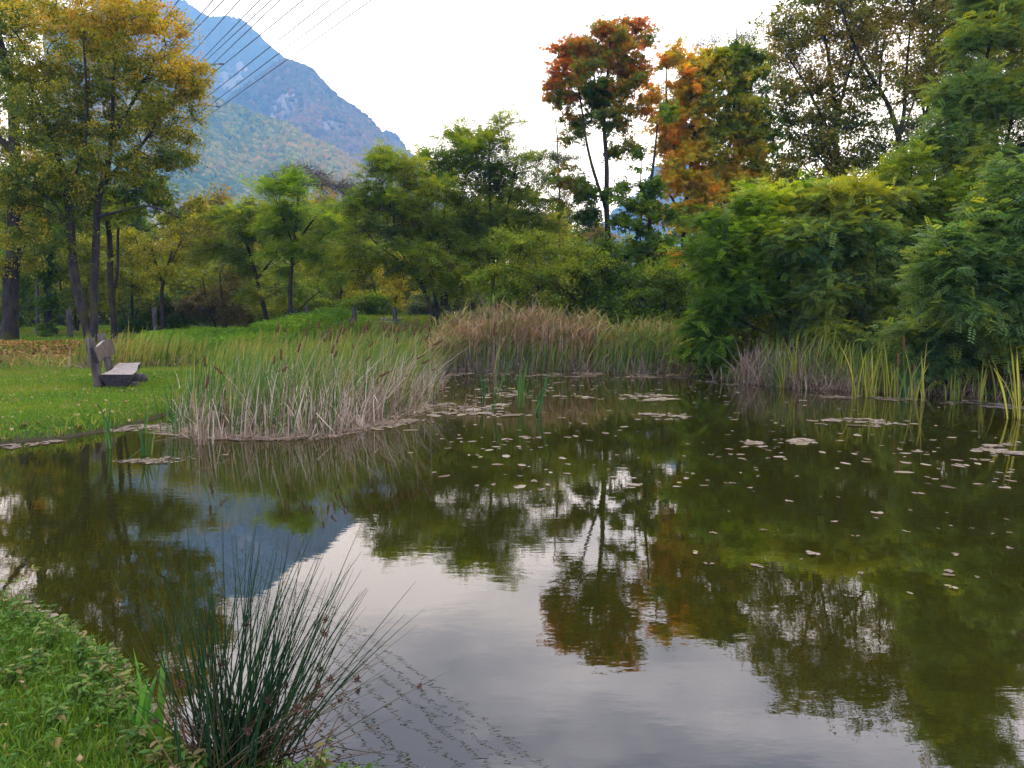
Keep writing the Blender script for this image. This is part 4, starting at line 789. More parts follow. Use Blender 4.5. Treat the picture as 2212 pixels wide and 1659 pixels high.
# ------------------------------------------------------------------ cattail clump in front
CL = [(300, 938), (430, 950), (560, 950), (700, 947), (800, 922), (880, 892), (940, 868), (955, 842), (900, 832), (760, 842), (600, 856), (450, 872), (400, 885), (345, 905)]
rng = np.random.RandomState(71)
CLD = [(375, 938), (430, 948), (560, 948), (700, 945), (800, 920), (880, 890), (940, 866), (960, 840), (900, 832), (760, 842), (600, 858), (470, 874), (400, 900)]
CLG = [(375, 925), (430, 935), (560, 932), (700, 925), (790, 905), (870, 878), (930, 858), (940, 840), (900, 832), (760, 842), (600, 858), (470, 874), (400, 900)]
u, v, q = px_region(rng, CLG, 1350); reeds('cattail_leaves', 'green and yellow cattail blades of the front clump', 'cattail leaves', q, 1.0, .25, .015, [(.035, .085, .02), (.06, .13, .025), (.12, .18, .03), (.24, .22, .05), (.36, .25, .09)], .36, 72, .08, (.09, .09), .1, 1.6, .16, K=7)
u, v, q = px_region(rng, CLD, 620); reeds('cattail_leaves', 'scattered green blades among the dead stalks at the front of the clump', 'cattail leaves', q, .85, .3, .015, [(.035, .085, .02), (.06, .13, .025), (.12, .18, .03), (.24, .22, .05)], .3, 77, .06, (.08, .08), .1, 1.6, .1, K=7)
u, v, q = px_region(rng, CLD, 5000); k = rng.rand(len(u)) < np.clip(.45 + (u - 450) / 500, .4, 1); q = q[k]
reeds('dead_cattail_stalks', 'bleached broken stalks filling the foot of the front cattail clump', 'dead reeds', q, .70, .42, .010, TAN, .5, 73, .5, (.12, .2), .2, 2.6, .2, sp=.33, mat=M_DRY, K=7)
u, v, q = px_region(rng, [(640, 930), (800, 915), (890, 885), (950, 862), (930, 845), (760, 860), (640, 880)], 330)
reeds('dead_cattail_stalks', 'long pale stalks bent to the right at the right end of the clump', 'dead reeds', q, .95, .25, .010, TAN, .5, 74, .2, (.4, .3), .1, .5, .2, mat=M_DRY, K=7)
u, v, q = px_region(rng, [(310, 930), (420, 952), (560, 952), (720, 950), (860, 915), (940, 880), (900, 868), (700, 915), (520, 925), (400, 925)], 1700); q[:, 2] = .006 + rng.uniform(0, .015, len(q))
reeds('fallen_stalk_litter', 'pale fallen stalks lying flat on the water before the clump', 'dead reeds', q * [1, 1, 0] + [0, 0, .01], .05, .3, .011, TAN, .6, 75, 0, (6, 2.5), 0, 3.1, 0, mat=M_DRY, K=3)

# individual cattails with seed heads
def cattail(u, v, ang, L, d, label, thick=1.0, leafs=2, seed=0, group='cattails of the front clump', bend=True):
    rng = np.random.RandomState(seed); c = P(u, v, d); a = math.radians(ang); ax = np.array([math.sin(a), .12 * rng.normal(), math.cos(a)]); ax /= np.linalg.norm(ax)
    ln = L * d / FPX; r = .0150 * thick
    top = c + ax * ln / 2; bot = c - ax * ln / 2
    hz = bot[2]; bx = bot[0] - hz * math.tan(min(a, 1.15)) * .55; base = np.array([bx, bot[1] - .1, -.03])
    E = empty('cattail', tuple([base[0], base[1], 0.0]), label, 'cattail', group)
    t = np.linspace(0, 1, 8)[:, None]; ctrl = bot - ax * hz * .5; path = (1 - t) ** 2 * base + 2 * t * (1 - t) * ctrl + t ** 2 * bot
    V, F = tube(path[None], np.linspace(.0065, .004, 8)[None], 5); mesh('stem', V, F, M_DRY, E, tint=np.tile(palette([(.12, .16, .03), (.28, .22, .08), (.38, .28, .18)], np.array([rng.rand()])), (len(F), 1)), smooth=True)
    s = np.array([0, .03, .1, .5, .9, .97, 1, 1.02, 1.35]); rr = np.array([.3, .8, 1, 1.04, .98, .75, .3, .16, .1]) * r
    V, F = tube((bot + (top - bot) * s[:, None])[None], rr[None], 9); mesh('seed_head', V, F, M_SPIKE, E, smooth=True)
    if leafs:
        n = leafs; q = np.tile(base, (n, 1)) + rng.normal(0, .02, (n, 3)) * [1, 1, 0]
        cc = palette([(.06, .13, .02), (.16, .19, .03), (.36, .28, .12)], rng.rand(n))
        V, F = blades(rng, q, rng.uniform(.7, 1.15, n) * max(c[2], .5), np.full(n, .014), rng.normal(0, .5, n), np.abs(rng.normal(math.tan(min(a, 1)) * .4, .1, n)), rng.uniform(.05, .4, n), .15, 7)
        mesh('leaf', V, F, M_GRASS, E, tint=np.repeat(cc, 6, 0))
    return E
heads = [(425, 715, 2, 80), (444, 862, 16, 95), (940, 480, 2, 72), (995, 505, 0, 26), (1142, 510, 20, 68), (1220, 465, 8, 50), (1257, 548, -6, 66), (1304, 535, 4, 76), (1294, 495, 35, 60), (1368, 508, 30, 66), (1378, 488, 25, 50), (1397, 505, 20, 50),
         (1455, 450, 15, 60), (1566, 462, 12, 76), (1543, 495, 28, 60), (1676, 470, 2, 60), (1690, 482, 32, 60), (1730, 480, 6, 56), (1752, 492, 10, 60), (1784, 490, 15, 60), (1718, 525, 20, 66), (1836, 475, 30, 66), (1876, 470, 5, 54), (1905, 448, 2, 56), (1899, 505, 22, 62),
         (1942, 492, 25, 66), (1976, 458, 25, 64), (1982, 548, 35, 60), (1770, 570, 22, 44), (1997, 492, 0, 44), (2042, 590, 52, 66), (2062, 585, 58, 70), (1936, 685, 58, 66), (1972, 720, 62, 66), (1685, 805, 64, 86), (1845, 815, 72, 50), (1708, 1010, 66, 60), (985, 770, 55, 56),
         (960, 668, 4, 80), (911, 710, 8, 60), (1320, 630, 18, 66), (1341, 665, 28, 60), (1085, 622, 18, 70), (1590, 598, 42, 54), (1462, 612, 0, 34), (1567, 700, 48, 48), (1353, 557, 15, 64), (2025, 775, 60, 34), (2085, 920, 75, 50)]
special = {0: 'lone reddish cattail head standing nearest the bench', 1: 'dark drooping cattail head low at the left end of the clump', 2: 'highest upright cattail at the left of the clump before the nettles', 34: 'thick cattail head lying almost level low in the right half of the clump',
           3: 'smallest slim cattail head before the nettle patch', 38: 'long upright double-length cattail head in the left half of the clump', 44: 'small black cattail head in the middle of the clump', 48: 'isolated cattail head just above the open water right of the clump', 23: 'tall straight cattail head highest at the right end', 36: 'cattail head bent down to the water at the right end', 37: 'cattail head tilted right in the left half of the clump above dead stalks', 13: 'tall cattail head just left of the wooden steps'}
rng = np.random.RandomState(81)
for j, (cx, cy_, ang, L) in enumerate(heads):
    u = 310.7 + .309 * cx; v = 559 + .309 * cy_; d = np.interp(u, [430, 600, 750, 950], [9.9, 10.6, 11.4, 12.8]) + rng.uniform(-.3, .5)
    lb = special.get(j, 'rust brown cattail head leaning right among the green blades of the front clump' if ang > 14 else 'rust brown cattail head standing nearly upright in the front clump')
    cattail(u, v, ang, L * .309, d, lb, seed=400 + j, thick=1.0 if L > 40 else .7, leafs=2)
# broken one with pale leaf
E = cattail(473, 800, -48, 26, 9.9, 'broken cattail head hanging over with a pale split leaf', seed=480)
cattail(2128, 0 + 0, 0, 0, 9, 'x') if False else None
cattail(1952.5, 742, -6, 34, 13.9, 'tall rusty cattail head on the right bank', seed=490, group='cattails of the right bank', thick=1.2)
cattail(1940, 778, 2, 26, 13.9, 'shorter rusty cattail head on the right bank', seed=491, group='cattails of the right bank', thick=1.2)
cattail(1975, 800, 3, 30, 13.9, 'faded cattail head among bent leaves on the right bank', seed=492, group='cattails of the right bank', thick=.9)
cattail(1068, 712, 1, 30, 21.2, 'lone reddish cattail head before the tall reed bed', seed=493, group='cattails of the far shore', thick=1.3)
cattail(219, 752, 3, 28, 15.8, 'thin russet cattail head right behind the bench backrest', seed=494, group='cattails of the far shore', thick=.9)

# clumps standing alone in the water
def clump(label, u, v, n, h, wd, stops, tb, seed, kink=0.05, spread=.07, lean=(.08, .06), bend=.12, azs=3.1, az0=0.0, cat='reed clump', hs=.25, name='reed_clump', mat=None, group='reed clumps standing in the water'):
    rng = np.random.RandomState(seed); c = W(u, v); q = c + rng.normal(0, spread, (n, 3)) * [1, .7, 0]; q[:, 2] = np.maximum(ground(q[:, 0], q[:, 1]), -.04) - .01
    o = reeds(name, label, cat, q, h, hs, wd, stops, tb, seed, kink, lean, az0, azs, bend, K=7, kind='thing', group=group, origin=tuple(c), mat=mat)
    return o
G_ = [(.025, .075, .022), (.04, .11, .025), (.07, .15, .03), (.14, .19, .03), (.26, .22, .05)]
clump('pair of long green blades in the water left of the bench front', 235, 968, 7, .62, .02, G_, .25, 501, lean=(.08, .06), hs=.25, spread=.03)
clump('dark green kinked blades in the water below the bench', 316, 985, 16, .5, .014, G_, .12, 502, .35, spread=.035)
clump('tan broken stalks in the water before the left end of the clump', 432, 962, 16, .62, .014, TAN, .35, 503, .25, spread=.06, cat='dead stalks', name='dead_stalk_clump', mat=M_DRY)
clump('slim green blades at the left end of the front clump', 365, 940, 12, .6, .012, G_, .35, 504, .15, spread=.12)
clump('brightest green cattail blades standing in open water in the middle', 1126, 880, 16, .85, .02, G_, .5, 505, .02, spread=.06, lean=(.05, .06))
clump('short slanted green blades right of the brightest ones', 1160, 893, 9, .6, .018, G_, .3, 506, .1, spread=.05, lean=(.15, .1), az0=.2, azs=.6)
clump('blue green blades leaning right left of the brightest ones', 1068, 890, 9, .95, .016, G_, .15, 507, .02, spread=.05, lean=(.16, .06), az0=0, azs=.4)
clump('three thin dark blades farther left in the open water', 1042, 872, 5, .7, .016, G_, .15, 508, 0, spread=.04, lean=(.03, .03))
clump('low stubble of tan stalks on the water right of the clump', 1004, 893, 12, .32, .014, TAN, .3, 509, .5, spread=.12, cat='dead stalks', name='dead_stalk_clump', mat=M_DRY)
Y_ = [(.06, .11, .02), (.14, .18, .02), (.28, .27, .03), (.40, .32, .06)]
for j, (uu, vv, h, tb, lb) in enumerate([(1693, 838, 1.15, .55, 'tall golden green reeds left of the pair on the right bank'), (1720, 836, 1.1, .55, 'second tall golden green reed clump on the right bank'), (1672, 838, .8, .2, 'short dark green blades at the left of the golden reeds'), (1755, 836, 1.05, .35, 'green reed clump with thin tips right of the golden pair'),
         (1785, 832, 1.1, .4, 'arching green reed clump under the blue green locust'), (1815, 836, .75, .45, 'small yellow green clump among dead stalks'), (1853, 856, .95, .6, 'bright yellow blades standing in the leaf raft'), (1882, 858, .98, .68, 'most golden blades standing in the leaf raft'),
         (1905, 848, 1.0, .4, 'broad green clump behind the golden blades'), (1927, 858, .85, .62, 'two-bladed yellow clump right of the broad green clump'), (1960, 862, .7, .25, 'short blue green blades left of the rusty cattails'), (1980, 866, .95, .8, 'orange stalks with the rusty cattails'),
         (2062, 864, .55, .45, 'small green tuft under the sapling'), (2118, 866, .8, .55, 'slender green clump near the right edge'), (2195, 905, 1.0, .45, 'large spreading green blades at the right edge of the water')]):
    clump(lb, uu, vv, 13, h, .018, Y_ if tb > .3 else G_, tb, 520 + j, .08, spread=.07, lean=(.07, .06), bend=.18, group='reed clumps of the right bank')
# dark rush tussock on the lawn edge
c = W(418, 900); rng = np.random.RandomState(541); q = c + rng.normal(0, .10, (240, 3)) * [1, 1, 0]; q[:, 2] = ground(q[:, 0], q[:, 1]) - .01
reeds('rush_tussock', 'dark brownish green rush tussock at the lawn edge', 'rush tussock', q, .48, .25, .006, [(.02, .035, .012), (.04, .06, .015), (.10, .07, .03)], .4, 542, .05, (.25, .18), bend=.2, kind='thing', origin=tuple(c))

# ------------------------------------------------------------------ floating leaves and mats
def flakes(rng, q, r, z0=.004, ztilt=.03, m=7, el=1.5):
    n = len(q); a = np.arange(m) * 2 * math.pi / m; rr = r[:, None] * rng.uniform(.6, 1.25, (n, m)); th = rng.uniform(0, 6.28, n)
    X = rr * np.cos(a) * el; Y = rr * np.sin(a); c, s = np.cos(th)[:, None], np.sin(th)[:, None]
    V = np.stack([q[:, :1] + X * c - Y * s, q[:, 1:2] + X * s + Y * c, q[:, 2:3] + ztilt * r[:, None] * rng.normal(size=(n, m))], -1)
    V[..., 2] = np.maximum(V[..., 2], z0)
    return V, np.arange(n * m).reshape(n, m)
FL = [(.07, .05, .03), (.14, .10, .06), (.22, .165, .115), (.29, .235, .17), (.20, .19, .05)]
def raft(label, poly, n, r, seed, name='floating_leaf_raft', zs=.012, stops=FL, tb=.5):
    rng = np.random.RandomState(seed); u, v, q = px_region(rng, poly, n); q[:, 2] = .004 + rng.uniform(0, zs, len(q))
    k = sdist(q[:, 0], q[:, 1]) < .15; q = q[k]; k = nz_(q[:, 0], q[:, 1], 5, seed) + .6 * nz_(q[:, 0], q[:, 1], 14, seed + 1) + rng.normal(0, .3, len(q)) > .25; q = q[k]
    V, F = flakes(rng, q, r * .8 * rng.lognormal(0, .45, len(q)), el=1.6); c = palette(stops, tb + .22 * rng.normal(size=len(q)))
    return set_props(mesh(name, V, F, M_DRY, tint=c), label, 'floating leaves', None, 'stuff')
raft('largest pale green and pink raft of leaves in the middle of the pond', [(1195, 856), (1230, 850), (1300, 857), (1370, 850), (1490, 857), (1485, 863), (1400, 867), (1290, 862), (1215, 860)], 1500, .04, 601, tb=.65)
raft('leaf raft below the large one toward the right', [(1575, 960), (1620, 950), (1700, 948), (1770, 950), (1765, 957), (1690, 966), (1610, 968)], 1000, .03, 602, tb=.6)
raft('long thin brown raft before the right bank reeds', [(1725, 852), (1800, 856), (1960, 860), (1990, 864), (2120, 866), (2215, 880), (2215, 888), (2080, 876), (1960, 868), (1780, 860)], 2000, .03, 603, tb=.35)
raft('leaf raft touching the right edge of the picture', [(2105, 972), (2160, 958), (2215, 955), (2215, 985), (2160, 980)], 900, .03, 604, tb=.5)
raft('pale litter floating round the foot of the front clump', [(225, 930), (320, 912), (400, 905), (700, 915), (900, 880), (960, 870), (1130, 890), (1120, 900), (960, 900), (800, 935), (700, 952), (560, 953), (430, 951), (310, 945)], 5200, .026, 605, tb=.55)
raft('narrow litter strip on the water under the left blades', [(228, 999), (270, 994), (300, 993), (420, 986), (520, 981), (430, 990), (380, 1001), (330, 1003), (270, 1001)], 420, .015, 606, tb=.45)
raft('thin line of litter along the left lawn shore', [(0, 962), (60, 955), (200, 938), (300, 918), (300, 926), (200, 946), (80, 962), (20, 970)], 900, .025, 607, tb=.5)
raft('fine leaf litter before the tall reed bed', [(930, 808), (1000, 801), (1480, 806), (1600, 828), (1590, 836), (1460, 818), (1000, 812), (950, 830)], 2600, .035, 608, tb=.3)
raft('scattered litter left of the middle reeds', [(900, 850), (960, 820), (1180, 820), (1200, 850), (1150, 900), (960, 905), (880, 890)], 520, .05, 609, tb=.5)
raft('strips of leaf litter before the golden reeds', [(1740, 908), (1900, 900), (2000, 912), (2010, 925), (1880, 922), (1760, 918)], 520, .034, 610, tb=.5)
raft('small pale litter raft left of the strips', [(1340, 900), (1400, 893), (1490, 900), (1480, 908), (1380, 908)], 260, .034, 611, tb=.5)
raft('wet litter along the near bank', [(0, 1290), (60, 1300), (200, 1385), (280, 1440), (340, 1530), (400, 1590), (330, 1600), (280, 1500), (170, 1400), (0, 1340)], 900, .016, 612, tb=.5)
rng = np.random.RandomState(620)
protos_l = []
for k in range(8):
    V, F = flakes(np.random.RandomState(621 + k), np.array([[0, 0, .004]] * (3 + k % 3)) + np.random.RandomState(640 + k).normal(0, .035, (3 + k % 3, 3)) * [1, .8, 0] + [0, 0, .002] * np.ones((1, 1)) * 1, np.full(3 + k % 3, .032), el=1.7)
    V[..., 2] += (np.arange(len(V)) * .0015)[:, None]
    protos_l.append((V, F))
uu, vv = [], []
def dens(u, v):
    if v < 1010: return u > 880 or v > 960
    return u > 1050 + (v - 1010) * 1.9
while len(uu) < 165:
    a = rng.uniform(880, 2212); b = 812 + 480 * rng.rand() ** 1.9
    if a > 2212 or not dens(a, b) or sdist(*W(a, b)[:2]) > -.15: continue
    uu.append(a); vv.append(b)
first = {}
for a, b in zip(uu, vv):
    k = rng.randint(8); q = W(a, b); tb_ = rng.normal(.55, .2)
    if k not in first:
        V, F = protos_l[k]; o = mesh('floating_leaf', V, F, M_DRY, tint=palette(FL, np.full(len(F), tb_) + rng.normal(0, .1, len(F)))); first[k] = o
    else: o = first[k].copy(); COL.objects.link(o)
    s = rng.lognormal(0, .35) * float(np.interp(b, [820, 950, 1290], [.62, .36, .26])); o.location = (q[0], q[1], 0); o.rotation_euler = (0, 0, rng.uniform(0, 6.28)); o.scale = (s, s, 1)
    set_props(o, 'pale fallen leaves stuck together floating on the open dark water', 'floating leaf', 'pale leaves floating on the open water', 'thing')
n = 2600; b = 806 + 250 * rng.rand(n) ** 1.7; a = rng.uniform(880, 2212, n); q = W(a, b); k = (sdist(q[:, 0], q[:, 1]) < -.1) & ((nz_(q[:, 0], q[:, 1], 1.1, 9) + rng.normal(0, .5, n)) > .1); q = q[k]; q[:, 2] = .003
V, F = flakes(rng, q, .026 * rng.lognormal(0, .4, len(q)), el=1.8)
set_props(mesh('leaf_litter', V, F, M_DRY, tint=palette(FL, .5 + .2 * rng.normal(size=len(q)))), 'tiny leaf scraps scattered over the far half of the pond', 'leaf litter', None, 'stuff')
# fallen leaves on the lawn
def fallen(label, n, x0, x1, y0, y1, r, stops, seed, cond=None, hz=.035):
    rng = np.random.RandomState(seed); x, y, z, s = land_points(rng, n, x0, x1, y0, y1, .02, 99, cond)
    q = np.stack([x, y, z + hz * rng.rand(len(x)) + .008], -1); V, F = flakes(rng, q, r * rng.lognormal(0, .3, len(x)), z0=-9, ztilt=.6, m=6, el=1.3)
    set_props(mesh('fallen_leaves', V, F, M_DRY, tint=palette(stops, rng.uniform(0, 1, len(x)))), label, 'fallen leaves', None, 'stuff')
FB = [(.09, .04, .02), (.20, .11, .04), (.30, .19, .08), (.38, .28, .14)]
fallen('tan leaves sprinkled over the lawn around the bench', 5200, -14, 1, 7, 22, .016, FB, 651, fan)
fallen('rusty leaf carpet on the slope beyond the ditch at the left', 10000, -22, -9, 22.6, 30, .04, [(.14, .06, .02), (.30, .15, .04), (.42, .24, .06)], 652, lambda x, y: (nz_(x, y, .7, 3) + (-x - 13) * .12) > -.2, hz=.11)
fallen('leaves caught along the left lawn edge', 900, -10, -2, 6.8, 12, .022, FB, 653, lambda x, y: sdist(x, y) < .5)
fallen('few leaves on the near bank', 900, -4.5, 0, 1.6, 4.8, .010, FB, 654)

# ------------------------------------------------------------------ bench
rb = np.random.RandomState(7)
bb = P(252, 838, 14.3); g0 = float(ground(bb[0], bb[1]))
def onz(u, v, z):  return W(u, v, z)
D0 = float(W(252, 839, g0 + .005)[1])
E = empty('log_bench', (bb[0], D0, g0), 'rustic wooden bench made of a half log seat and split plank backrest', 'bench')
nl_, nr_ = P(216.5, 809, D0), P(286.5, 809, D0); fl_, fr_ = P(262, 784.7, D0 + 2.1), P(305.8, 783, D0 + 2.15)
K = 9; prof = []; m = 11
for k in range(K):
    t = k / (K - 1); L_ = nl_ + (fl_ - nl_) * t; R_ = nr_ + (fr_ - nr_) * t
    L_ = L_ + np.array([.05 * math.sin(t * 5), 0, 0]); R_ = R_ + np.array([.03 * math.sin(t * 6), 0, 0]); c = (L_ + R_) / 2; hw = (R_ - L_)[0] / 2
    depth = .27 * (1 - .1 * t); ring = [L_, L_ + (R_ - L_) * .5 + [0, 0, .006 * math.sin(k * 2)], R_]
    for j in range(1, m - 2):
        an = math.pi * j / (m - 2); ring.append(c + np.array([hw * math.cos(an), 0, -depth * math.sin(an)]))
    prof.append(ring)
V, F = solid(None, np.array(prof)); m_ = len(prof[0]); mi = []
for k in range(K - 1):
    for j in range(m_): mi.append(0 if j < 2 else 1)
mi += [2, 2]
pymesh('seat', V, F, [M_SEAT, M_POST, M_END], E, mi)
def post(u0, v0, u1, v1, d0, d1, r, seed, nm='post'):
    V, F = log(P(u0, v0, d0), P(u1, v1, d1), r, r * .93, rng=np.random.RandomState(seed), wob=.05); pymesh(nm, V, F, [M_WOOD], E, None, True)
post(216, 842, 193.5, 730.5, D0 + .12, D0 + .12, .088, 1); post(243, 822, 218.6, 720.5, D0 + 1.45, D0 + 1.45, .088, 2)
for (ua, va, ub, vb, dd, r) in [(207, 834, 298, 834, .3, .095), (236, 821, 313, 819, 1.5, .115)]:
    V, F = log(P(ua, va, D0 + dd), P(ub, vb, D0 + dd), r, r, rng=np.random.RandomState(int(ua)), wob=.05); pymesh('support_log', V, F, [M_POST], E, None, True)
# live edge backrest plank, its face toward the seat
K = 12; prof = []
for k in range(K):
    t = k / (K - 1); dd = D0 - .05 + 1.95 * t
    top = P(202 + 39.8 * t, 750 - 20 * t + 3.2 * math.sin(t * 7.5) * (1 - t * .3), dd); bot = P(214 + 34.5 * t, 781 - 19 * t + 2.2 * math.sin(t * 8 + 2), dd + .0)
    off = np.array([-.085, .02, -.02]); prof.append([top, bot, bot + off, top + off])
V, F = solid(None, np.array(prof)); mi = [0] * (4 * (K - 1)) + [1, 0]
for k in range(K - 1): mi[4 * k + 3] = 2
pymesh('backrest', V, F, [M_WOOD, M_END, M_SEAT], E, mi)

# ------------------------------------------------------------------ fence posts, steps, wires
def fpost(label, u, vt, y, r, brace=None, seed=1):
    x = (u - CU) / FPX * y; g = float(ground(x, y)); top = P(u, vt, y); rs = np.random.RandomState(seed)
    E = empty('fence_post', (top[0], y, g), label, 'fence post', 'wooden fence posts beyond the lawn')
    V, F = log((top[0] + .02, y, g - .1), top, r, r * .9, K=5, m=10, rng=rs); pymesh('post', V, F, [M_POST], E, None, True)
    if brace:
        b0 = np.array([top[0] + brace, y - .25, float(ground(top[0] + brace, y - .25)) - .05]); b1 = np.array([top[0], y - .05, g + (top[2] - g) * .55])
        V, F = log(b0, b1, r * .8, r * .7, K=4, m=8, rng=rs); pymesh('brace', V, F, [M_POST], E, None, True)
    return E
YF = 29.8
fpost('square old post alone before the dark hedge left of the marsh grass', 333, 663, 30.5, .10, seed=1)
fpost('short pale post behind the lime green locust', 663, 660, YF + 1.2, .09, seed=2)
fpost('post with slanted brace at the left of the wooden steps', 765, 663, YF, .10, -.95, 3)
fpost('dark post with slanted brace at the right of the wooden steps', 852, 663, YF - .2, .095, .9, 4)
fpost('faint post under the ivy covered tree', 148, 668, 33, .12, seed=5)
x0, x1 = (765 - CU) / FPX * YF, (852 - CU) / FPX * YF
E = empty('wooden_steps', ((x0 + x1) / 2, YF + .6, float(ground((x0 + x1) / 2, YF + .6))), 'four grey log steps climbing the small bank between two posts', 'steps')
for k in range(4):
    y = YF + .55 + .62 * k; z = float(ground((x0 + x1) / 2, y)) + .04; a_ = x0 + .45
    V, F = log((a_ + .05 * k, y, z), (x1 + .1 - .03 * k, y + .05, z + .02), .055, .05, K=6, m=10, rng=np.random.RandomState(k)); pymesh('riser_log', V, F, [M_SEAT], E, None, True)
def wire(name, a, b, r, label, cat, group=None, K=14, sag=0):
    t = np.linspace(0, 1, K)[:, None]; path = np.array(a) * (1 - t) + np.array(b) * t; path[:, 2] -= sag * 4 * (t * (1 - t))[:, 0]
    V, F = tube(path[None], np.full((1, K), r), 5); return set_props(mesh(name, V, F, M_WIRE, smooth=True, origin=tuple(path[0])), label, cat, group)
# wire mesh panels of the fence
def net(label, xa, xb, y, z0, z1):
    E = empty('wire_fence', ((xa + xb) / 2, y, float(ground((xa + xb) / 2, y))), label, 'wire fence', 'wire fence panels'); st = .16; segs = []
    n = int((xb - xa + (z1 - z0)) / st)
    for k in range(n):
        for sg in (1, -1):
            s0 = xa - (z1 - z0) + k * st if sg > 0 else xa + k * st; e0 = s0 + sg * (z1 - z0)
            p = np.array([[s0, y, z0], [e0, y, z1]]); f = lambda xx: z0 + (xx - s0) / (e0 - s0) * (z1 - z0)
            lo, hi = max(min(s0, e0), xa), min(max(s0, e0), xb)
            if hi > lo: segs.append([[lo, y, f(lo)], [hi, y, f(hi)]])
    for zz in (z0, z1): segs.append([[xa, y, zz], [xb, y, zz]])
    V, F = tube(np.array(segs), np.full((len(segs), 2), .0022), 3); mesh('mesh_panel', V, F, M_WIRE, E)
gg = float(ground(x0, YF + .1))
net('grey wire mesh left of the steps before the ivy mound', x0 - 2.4, x0, YF + .1, gg + .1, P(765, 668, YF)[2])
net('grey wire mesh right of the dark post', x1, x1 + 2.2, YF + .1, gg + .1, P(852, 668, YF)[2])

# overhead cables
top = [(135, 60, 100), (270, 145, 170), (535, 265, 310), (620, 275, 350), (740, 335, 450), (895, 435, 470), (985, 445, 495), (1050, 440, 580), (1230, 345, 715), (1430, 310, 885), (1590, 400, 890), (1755, 450, 920)]
names = ['first and leftmost overhead cable crossing the treetop', 'second overhead cable from the left', 'third overhead cable, starting a close pair', 'fourth overhead cable, right one of the first close pair', 'fifth overhead cable, alone between two pairs',
         'sixth overhead cable, before the spacer cables', 'seventh overhead cable, at the left end of the upper spacer', 'eighth overhead cable, passing behind the upper spacer', 'ninth overhead cable, at the right end of the upper spacer', 'tenth overhead cable, at the left end of the lower spacer', 'eleventh overhead cable, through the middle of the lower spacer', 'lowest and rightmost overhead cable']
cab = []
for j, (xt, xl, yl) in enumerate(top):
    A_ = P(310.7 + .2809 * xl, .2809 * yl, 118.0); B_ = P(310.7 + .2809 * xt, -1.0, 66.0 - j * .5); dv = B_ - A_
    a_, b_ = A_ - dv * .9, A_ + dv * 1.75; cab.append((A_, dv)); wire('overhead_cable', a_, b_, .043, names[j], 'cable', 'power line cables')
def oncab(j, u):
    A_, dv = cab[j]; best = min(np.linspace(-.5, 1.2, 1700), key=lambda t: abs(CU + FPX * (A_ + dv * t)[0] / ((A_ + dv * t)[1] * math.cos(PITCH) - ((A_ + dv * t)[2] - CAMH) * math.sin(PITCH)) - u)); return A_ + dv * best
def spacer(label, p0, p1):
    E = empty('cable_spacer', tuple(p0), label, 'cable spacer', 'spacers between the cables')
    V, F = tube(np.stack([p0, p1])[None], np.full((1, 2), .055), 6); mesh('rod', V, F, M_WIRE, E)
    for a, b in ((.0, .2), (.78, 1.0)):
        s = np.linspace(a, b, 5)[:, None]; V, F = tube((p0 + (p1 - p0) * s)[None], np.array([[.05, .12, .1, .12, .05]]), 7); mesh('clamp', V, F, M_WIRE, E)
spacer('upper dark rod clamped between cables before the mountain', oncab(6, 435.7), oncab(8, 484.8))
spacer('lower dark rod clamped between cables above the foothill', oncab(9, 425.8), oncab(11, 476.4))

# pale house seen through the leaves
hc = P(372, 470, 150); E = empty('house', (hc[0], 150, float(ground(hc[0], 150))), 'pale house glimpsed through leaves right of the bench tree', 'house')
M_WALL = bark_mat('pale_render', (.5, .5, .52), (.62, .62, .62), 3, 1); M_ROOF = bark_mat('grey_roof_tiles', (.12, .13, .16), (.2, .2, .24), 8, 1); M_GLASS = bark_mat('window_dark', (.03, .04, .05), (.05, .06, .07), 3, 1)
zt = P(372, 452, 150)[2]; zb = float(ground(hc[0], 150)) - .3; xa, xb = hc[0] - 4.2, hc[0] + 4.2
def box(nm, x0, x1, y0, y1, z0, z1, mat, par):
    V = [(x, y, z) for x in (x0, x1) for y in (y0, y1) for z in (z0, z1)]; return pymesh(nm, V, [(0, 1, 3, 2), (4, 6, 7, 5), (0, 4, 5, 1), (2, 3, 7, 6), (0, 2, 6, 4), (1, 5, 7, 3)], mat, par)
box('wall', xa, xb, 150, 157, zb, zt, M_WALL, E)
pymesh('roof', [(xa - .6, 149.3, zt), (xb + .6, 149.3, zt), (xb + .6, 157.7, zt), (xa - .6, 157.7, zt), (xa - .3, 153.5, zt + 2.3), (xb + .3, 153.5, zt + 2.3)], [(0, 1, 5, 4), (2, 3, 4, 5), (0, 4, 3), (1, 2, 5), (0, 3, 2, 1)], M_ROOF, E)
for k in range(3):
    for r_ in range(2): box('window', xa + 1.1 + 2.5 * k, xa + 2.1 + 2.5 * k, 149.93, 149.99, zt - 2.4 - 3 * r_, zt - 1.0 - 3 * r_, M_GLASS, E)

